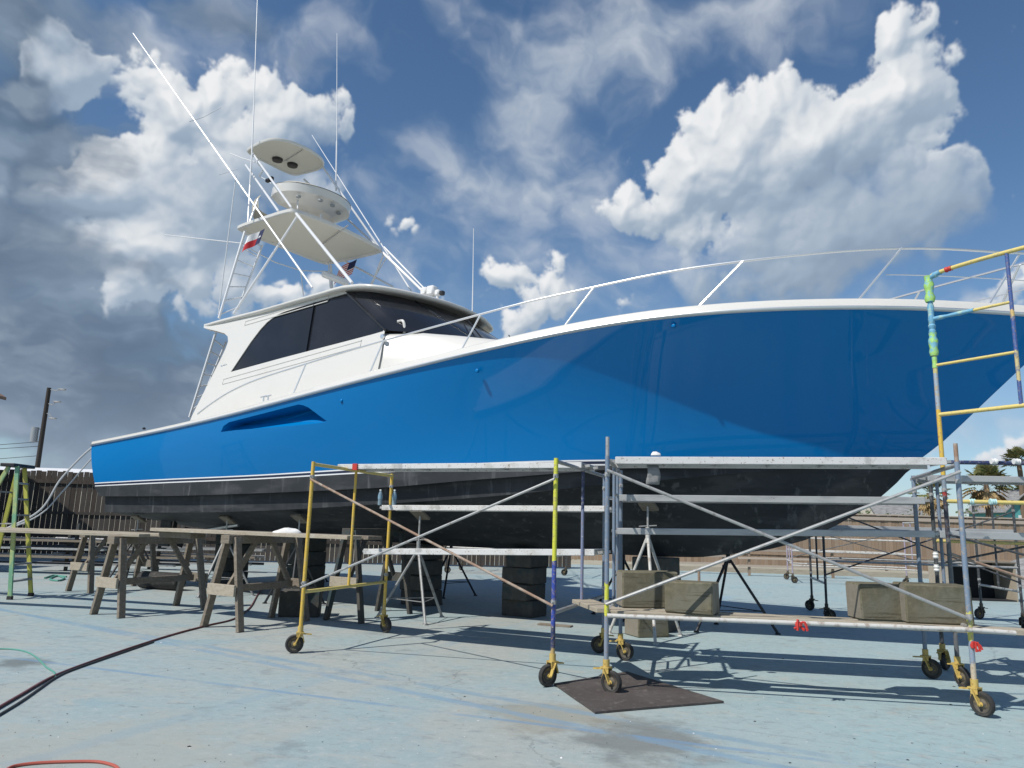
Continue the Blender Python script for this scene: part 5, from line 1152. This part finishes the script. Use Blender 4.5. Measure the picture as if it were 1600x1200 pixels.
# ------------------------------------------------------------------ fences
def fence(label, a, b, ht, bw, m, mcap, gap, rails, seed, front=True):
    a, b = Vector((*a, 0)), Vector((*b, 0)); root = thing('board_fence', label, 'fence', (a + b) / 2, 'board fences round the yard'); d = (b - a).normalized(); nrm = Vector((d.y, -d.x, 0)); L_ = (b - a).length; rg_ = random.Random(seed); ang_ = math.atan2(d.y, d.x)
    meshes = []
    for v in range(6):
        w_ = bw - gap; t = rg_.uniform(-.03, .03); mb = MB(); k = rg_.uniform(-.02, .02); mb.prism([(-w_ / 2, -.01), (w_ / 2, -.01), (w_ / 2, .01), (-w_ / 2, .01)], 0, ht + t); mb.v = [(x + z * rg_.uniform(-.004, .004) * .3, y + (z / ht) * k * .5, z) for x, y, z in mb.v]; meshes.append(mb.mesh('board', M[m]))
    n = min(298, int(L_ / bw))
    for k in range(n):
        p = a + d * (bw * (k + .5)) + nrm * rg_.uniform(-.004, .004) + zz(.04 + rg_.uniform(-.015, .015)); o = put('board', rg_.choice(meshes), root, p, ang_ + (math.pi if rg_.random() < .5 else 0) + rg_.uniform(-.02, .02))
    for z_, h_ in rails: mb = MB(); mb.bar(a + nrm * .035 + zz(z_), b + nrm * .035 + zz(z_), .045, h_); part('rail', mb, M[m], root)
    if mcap: mb = MB(); mb.bar(a + nrm * .03 + zz(ht + .06), b + nrm * .03 + zz(ht + .06), .12, .05); part('cap_rail', mb, M[mcap], root); mb = MB(); mb.bar(a + nrm * .06 + zz(ht - .12), b + nrm * .06 + zz(ht - .12), .02, .15); part('fascia_board', mb, M[mcap], root)
    for k in range(int(L_ / 2.4) + 1): p = a + d * min(L_, 2.4 * k) - nrm * .07; mb = MB(); mb.bar(p, p + zz(ht + .02), .1, .1); part('post', mb, M[m], root)
    return root
fence('dark weathered board fence with gaps behind the stern', (-27, 24.5), (2.5, 29.0), 2.85, .17, 'fence_dark', None, .016, ((.75, .12), (1.50, .09), (2.55, .12)), 5)
fence('tan board fence with pale cap rail behind the bow', (3.0, 36.6), (34, 33.8), 2.45, .16, 'fence_tan', 'fence_cap', .008, ((.6, .1), (1.9, .1)), 8)

# ------------------------------------------------------------------ beyond the fences
ph = AY(60, 722, 42); px_ = ph.x; root = thing('utility_pole', 'dark wooden utility pole with can and lamp arms', 'pole', (px_ - .15, 42, 0)); pt = vz((px_, 42), 606)
mb = MB(); mb.tube([(px_ - .03, 42, -.2), (px_, 42, pt)], [.15, .11], 10); part('shaft', mb, M['pole_wood'], root)
mb = MB(); z_ = vz((px_, 42), 679); mb.tube([(px_ - .38, 41.9, z_ - .42), (px_ - .38, 41.9, z_ + .38)], .19, 12); mb.tube([(px_ - .38, 41.9, z_ + .3), (px_, 42, z_ + .3)], .03, 6); part('transformer', mb, M['grey_step'], root)
for py, l_, up_ in ((608, .8, .1), (630, .62, .2), (645, .5, -.2)):
    z_ = vz((px_, 42), py); mb = MB(); mb.tube([(px_, 42, z_), (px_ + l_ * .6, 41.9, z_ - .1), (px_ + l_, 41.9, z_ + up_ - .1)], .025, 6); mb.box((px_ + l_, 41.9, z_ + up_ - .12), (.42, .16, .09), None, 0, .03); part('lamp_arm', mb, M['stand_grey'], root)
for k, (py, far) in enumerate(((690, (-60, 46)), (697, (-60, 44)), (712, (-60, 47)))):
    z_ = vz((px_, 42), py); e = Vector((far[0], far[1], z_ + .4)); s_ = Vector((px_, 42, z_)); mb = MB(); mb.tube([s_.lerp(e, j / 12) - zz(1.1 * math.sin(math.pi * j / 12)) for j in range(13)], .016, 5); part('wire', mb, M['black'], root)
def shed(label, c, sx, sy, zw_, zr, mw, mr, axis='x', name='shed'):
    root = thing(name, label, 'building', c); x, y = c[0], c[1]; mb = MB(); mb.box((x, y, zw_ / 2), (sx, sy, zw_)); part('wall', mb, M[mw], root); mb = MB(); o = .35
    if axis == 'x':
        for s in (-1, 1): mb.add([(x - sx / 2 - o, y + s * (sy / 2 + o), zw_ - .1), (x + sx / 2 + o, y + s * (sy / 2 + o), zw_ - .1), (x + sx / 2 + o, y, zr), (x - sx / 2 - o, y, zr), (x - sx / 2 - o, y + s * (sy / 2 + o), zw_), (x + sx / 2 + o, y + s * (sy / 2 + o), zw_), (x + sx / 2 + o, y, zr + .1), (x - sx / 2 - o, y, zr + .1)], [(0, 1, 2, 3), (4, 5, 6, 7), (0, 1, 5, 4), (0, 3, 7, 4), (1, 2, 6, 5)])
        g_ = MB(); [g_.add([(x + s * sx / 2, y - sy / 2, zw_), (x + s * sx / 2, y + sy / 2, zw_), (x + s * sx / 2, y, zr)], [(0, 1, 2)]) for s in (-1, 1)]
    else:
        for s in (-1, 1): mb.add([(x + s * (sx / 2 + o), y - sy / 2 - o, zw_ - .1), (x + s * (sx / 2 + o), y + sy / 2 + o, zw_ - .1), (x, y + sy / 2 + o, zr), (x, y - sy / 2 - o, zr), (x + s * (sx / 2 + o), y - sy / 2 - o, zw_), (x + s * (sx / 2 + o), y + sy / 2 + o, zw_), (x, y + sy / 2 + o, zr + .1), (x, y - sy / 2 - o, zr + .1)], [(0, 1, 2, 3), (4, 5, 6, 7), (0, 1, 5, 4), (0, 3, 7, 4), (1, 2, 6, 5)])
        g_ = MB(); [g_.add([(x - sx / 2, y + s * sy / 2, zw_), (x + sx / 2, y + s * sy / 2, zw_), (x, y + s * sy / 2, zr)], [(0, 1, 2)]) for s in (-1, 1)]
    part('roof', mb, M[mr], root); part('gable', g_, M[mw], root); return root
shed('long low shed with bright white roof behind the dark fence', (-24.5, 41, 0), 16.5, 9, 3.3, 3.75, 'cream_wall', 'roof_white')
hp = AY(15, 621, 24); shed('building whose shingled eave corner shows at the left edge', (hp.x - 4.2, 20.0, 0), 7.5, 7.3, hp.z, hp.z + 2.2, 'cream_wall', 'brown_roof', 'y', 'house')
th_ = AY(1574, 783, 75); root = shed('small teal gabled house among the palms', (th_.x, 75, 0), 4.2, 6, 4.2, 6.3, 'teal_wall', 'grey_tarp', 'y', 'house')
w_ = MB(); w_.box((th_.x - .7, 71.97, 3.4), (.7, .06, 1.0)); part('window', w_, M['roof_white'], root)
rp_ = AY(1402, 775, 85); shed('low house with weathered grey roof seen past the forefoot', (rp_.x, 85, 0), 7, 6, 3.4, 5.9, 'cream_wall', 'grey_tarp', 'x', 'house')
def palm(label, x, y, zc, r, seed, nfr=44, skirt=True):
    rg_ = random.Random(seed); root = thing('palm_tree', label, 'palm tree', (x, y, 0), 'fan palms beyond the fence')
    mb = MB(); mb.tube([(x + .06 * math.sin(k), y, zc * k / 10) for k in range(11)], [.26 - .007 * k + (.02 if k % 2 else 0) for k in range(11)], 10); part('trunk', mb, M['bark'], root)
    mb, dm = MB(), MB()
    for k in range(nfr + (26 if skirt else 0)):
        dead = k >= nfr; az_ = rg_.uniform(0, 6.28); elv = rg_.uniform(-1.35, -.35) if dead else rg_.uniform(-.25, 1.45); L_ = r * rg_.uniform(.45, .62) if not dead else r * rg_.uniform(.4, .75)
        d = Vector((math.cos(az_) * math.cos(elv), math.sin(az_) * math.cos(elv), math.sin(elv))); s = d.cross(Vector((0, 0, 1))).normalized(); n_ = s.cross(d); b = Vector((x, y, zc)) + d * .15; h = b + d * L_; tgt = dm if dead else mb
        tgt.add([b + s * .02, b - s * .02, h - s * .03, h + s * .03], [(0, 1, 2, 3)])
        for j in range(13):                                   # the blades of one fan
            a = (j - 6) / 6 * 1.75; e_ = (d * math.cos(a) + s * math.sin(a)).normalized(); l2 = r * .5 * (1 - .25 * abs(a) / 1.75) * rg_.uniform(.85, 1.1); t = h + e_ * l2 + Vector((0, 0, -.22 * l2 * rg_.uniform(.5, 1.4))); q_ = (e_.cross(n_)).normalized() * .055 * r
            m_ = h + e_ * l2 * .5; tgt.add([h, m_ + q_, t, m_ - q_], [(0, 1, 2, 3)])
    part('crown', mb, M['leaf'], root)
    if skirt: part('dead_fronds', dm, M['leaf_dry'], root)
def at_px(px, py, Y): p = AY(px, py, Y); return p.x, Y, p.z
palm('shaggy fan palm with a broad skirt of dry fronds', *at_px(1541, 757, 66), 1.9, 1, 46); palm('tall slim fan palm at the right edge', *at_px(1592, 722, 72), 1.5, 2, 40, False); palm('low fan palm behind the bow corner scaffold', *at_px(1452, 770, 62), 1.5, 3, 36)
palm('distant fan palm just right of the teal house', *at_px(1597, 772, 88), 1.8, 4, 34, False)
def bush(label, px, Y, wd, ht, seed):
    rg_ = random.Random(seed); q = AY(px, 800, Y); mb = MB(); n = 900
    for _ in range(n):
        a, u, v = rg_.uniform(0, 6.28), rg_.random() ** .5, rg_.random(); rr_ = (1 + .3 * math.sin(3 * a + seed)) * u; zc_ = ht * v * (1 - .55 * u * u) * (.8 + .3 * math.sin(2 * a + seed)); c_ = Vector((q.x + math.cos(a) * rr_ * wd / 2, Y + math.sin(a) * rr_ * wd * .3, zc_))
        d = Vector((rg_.uniform(-1, 1), rg_.uniform(-1, 1), rg_.uniform(-.4, 1))).normalized(); s = d.orthogonal().normalized(); k = rg_.uniform(.12, .30) * (wd / 6) ** .5; mb.add([c_ - s * k * .5, c_ + d * k, c_ + s * k * .5, c_ - d * k * .4], [(0, 1, 2, 3)])
    root = thing('shrub', label, 'shrub', (q.x, Y, 0), 'shrubs beyond the fence'); part('foliage', mb, M['bush'], root); t = MB(); [t.tube([(q.x + dx, Y, 0), (q.x + dx * 2.2, Y, ht * .6)], .07, 6) for dx in (-.5, .05, .6)]; part('stem', t, M['bark'], root)
for k, (px, Y, wd, ht, lb) in enumerate(((1405, 70, 5, 4.6, 'green shrub in front of the grey roofed house'), (1490, 66, 6, 4.6, 'low shrub between the low palm and the shaggy palm'), (1580, 92, 6, 5.4, 'dark shrub beside the teal house'), (1350, 80, 7, 5.0, 'shrub hidden mostly by the black forefoot'), (1530, 62, 8, 4.0, 'dense shrub at the foot of the shaggy palm'))): bush(lb, px, Y, wd, ht, 40 + k)

# grit, paint flakes and scraps of tape strewn over the slab
rg_ = random.Random(91); mb = MB()
for _ in range(520):
    px, py = rg_.uniform(-40, 1640), 900 + 320 * rg_.random() ** .8; p = G(px, py, .003); s = rg_.uniform(.0025, .008) * (2.2 if rg_.random() < .06 else 1); a = rg_.uniform(0, 6.28); k = rg_.choice((0, 1, 1, 2, 2, 3)); n = 5
    ring_ = [(p.x + math.cos(a + j * 1.2566) * s * rg_.uniform(.6, 1.3), p.y + math.sin(a + j * 1.2566) * s * rg_.uniform(.6, 1.3), .001) for j in range(n)]
    mb.add(ring_ + [(p.x, p.y, .002 + s * rg_.uniform(.1, .5))], [(j, (j + 1) % n, n) for j in range(n)], k)
solo('debris', mb, [M['white_paint'], M['rubber'], M['wood_pale'], M['hose_dark']], 'scattered grit and paint flakes on the concrete slab', None, kind='stuff')
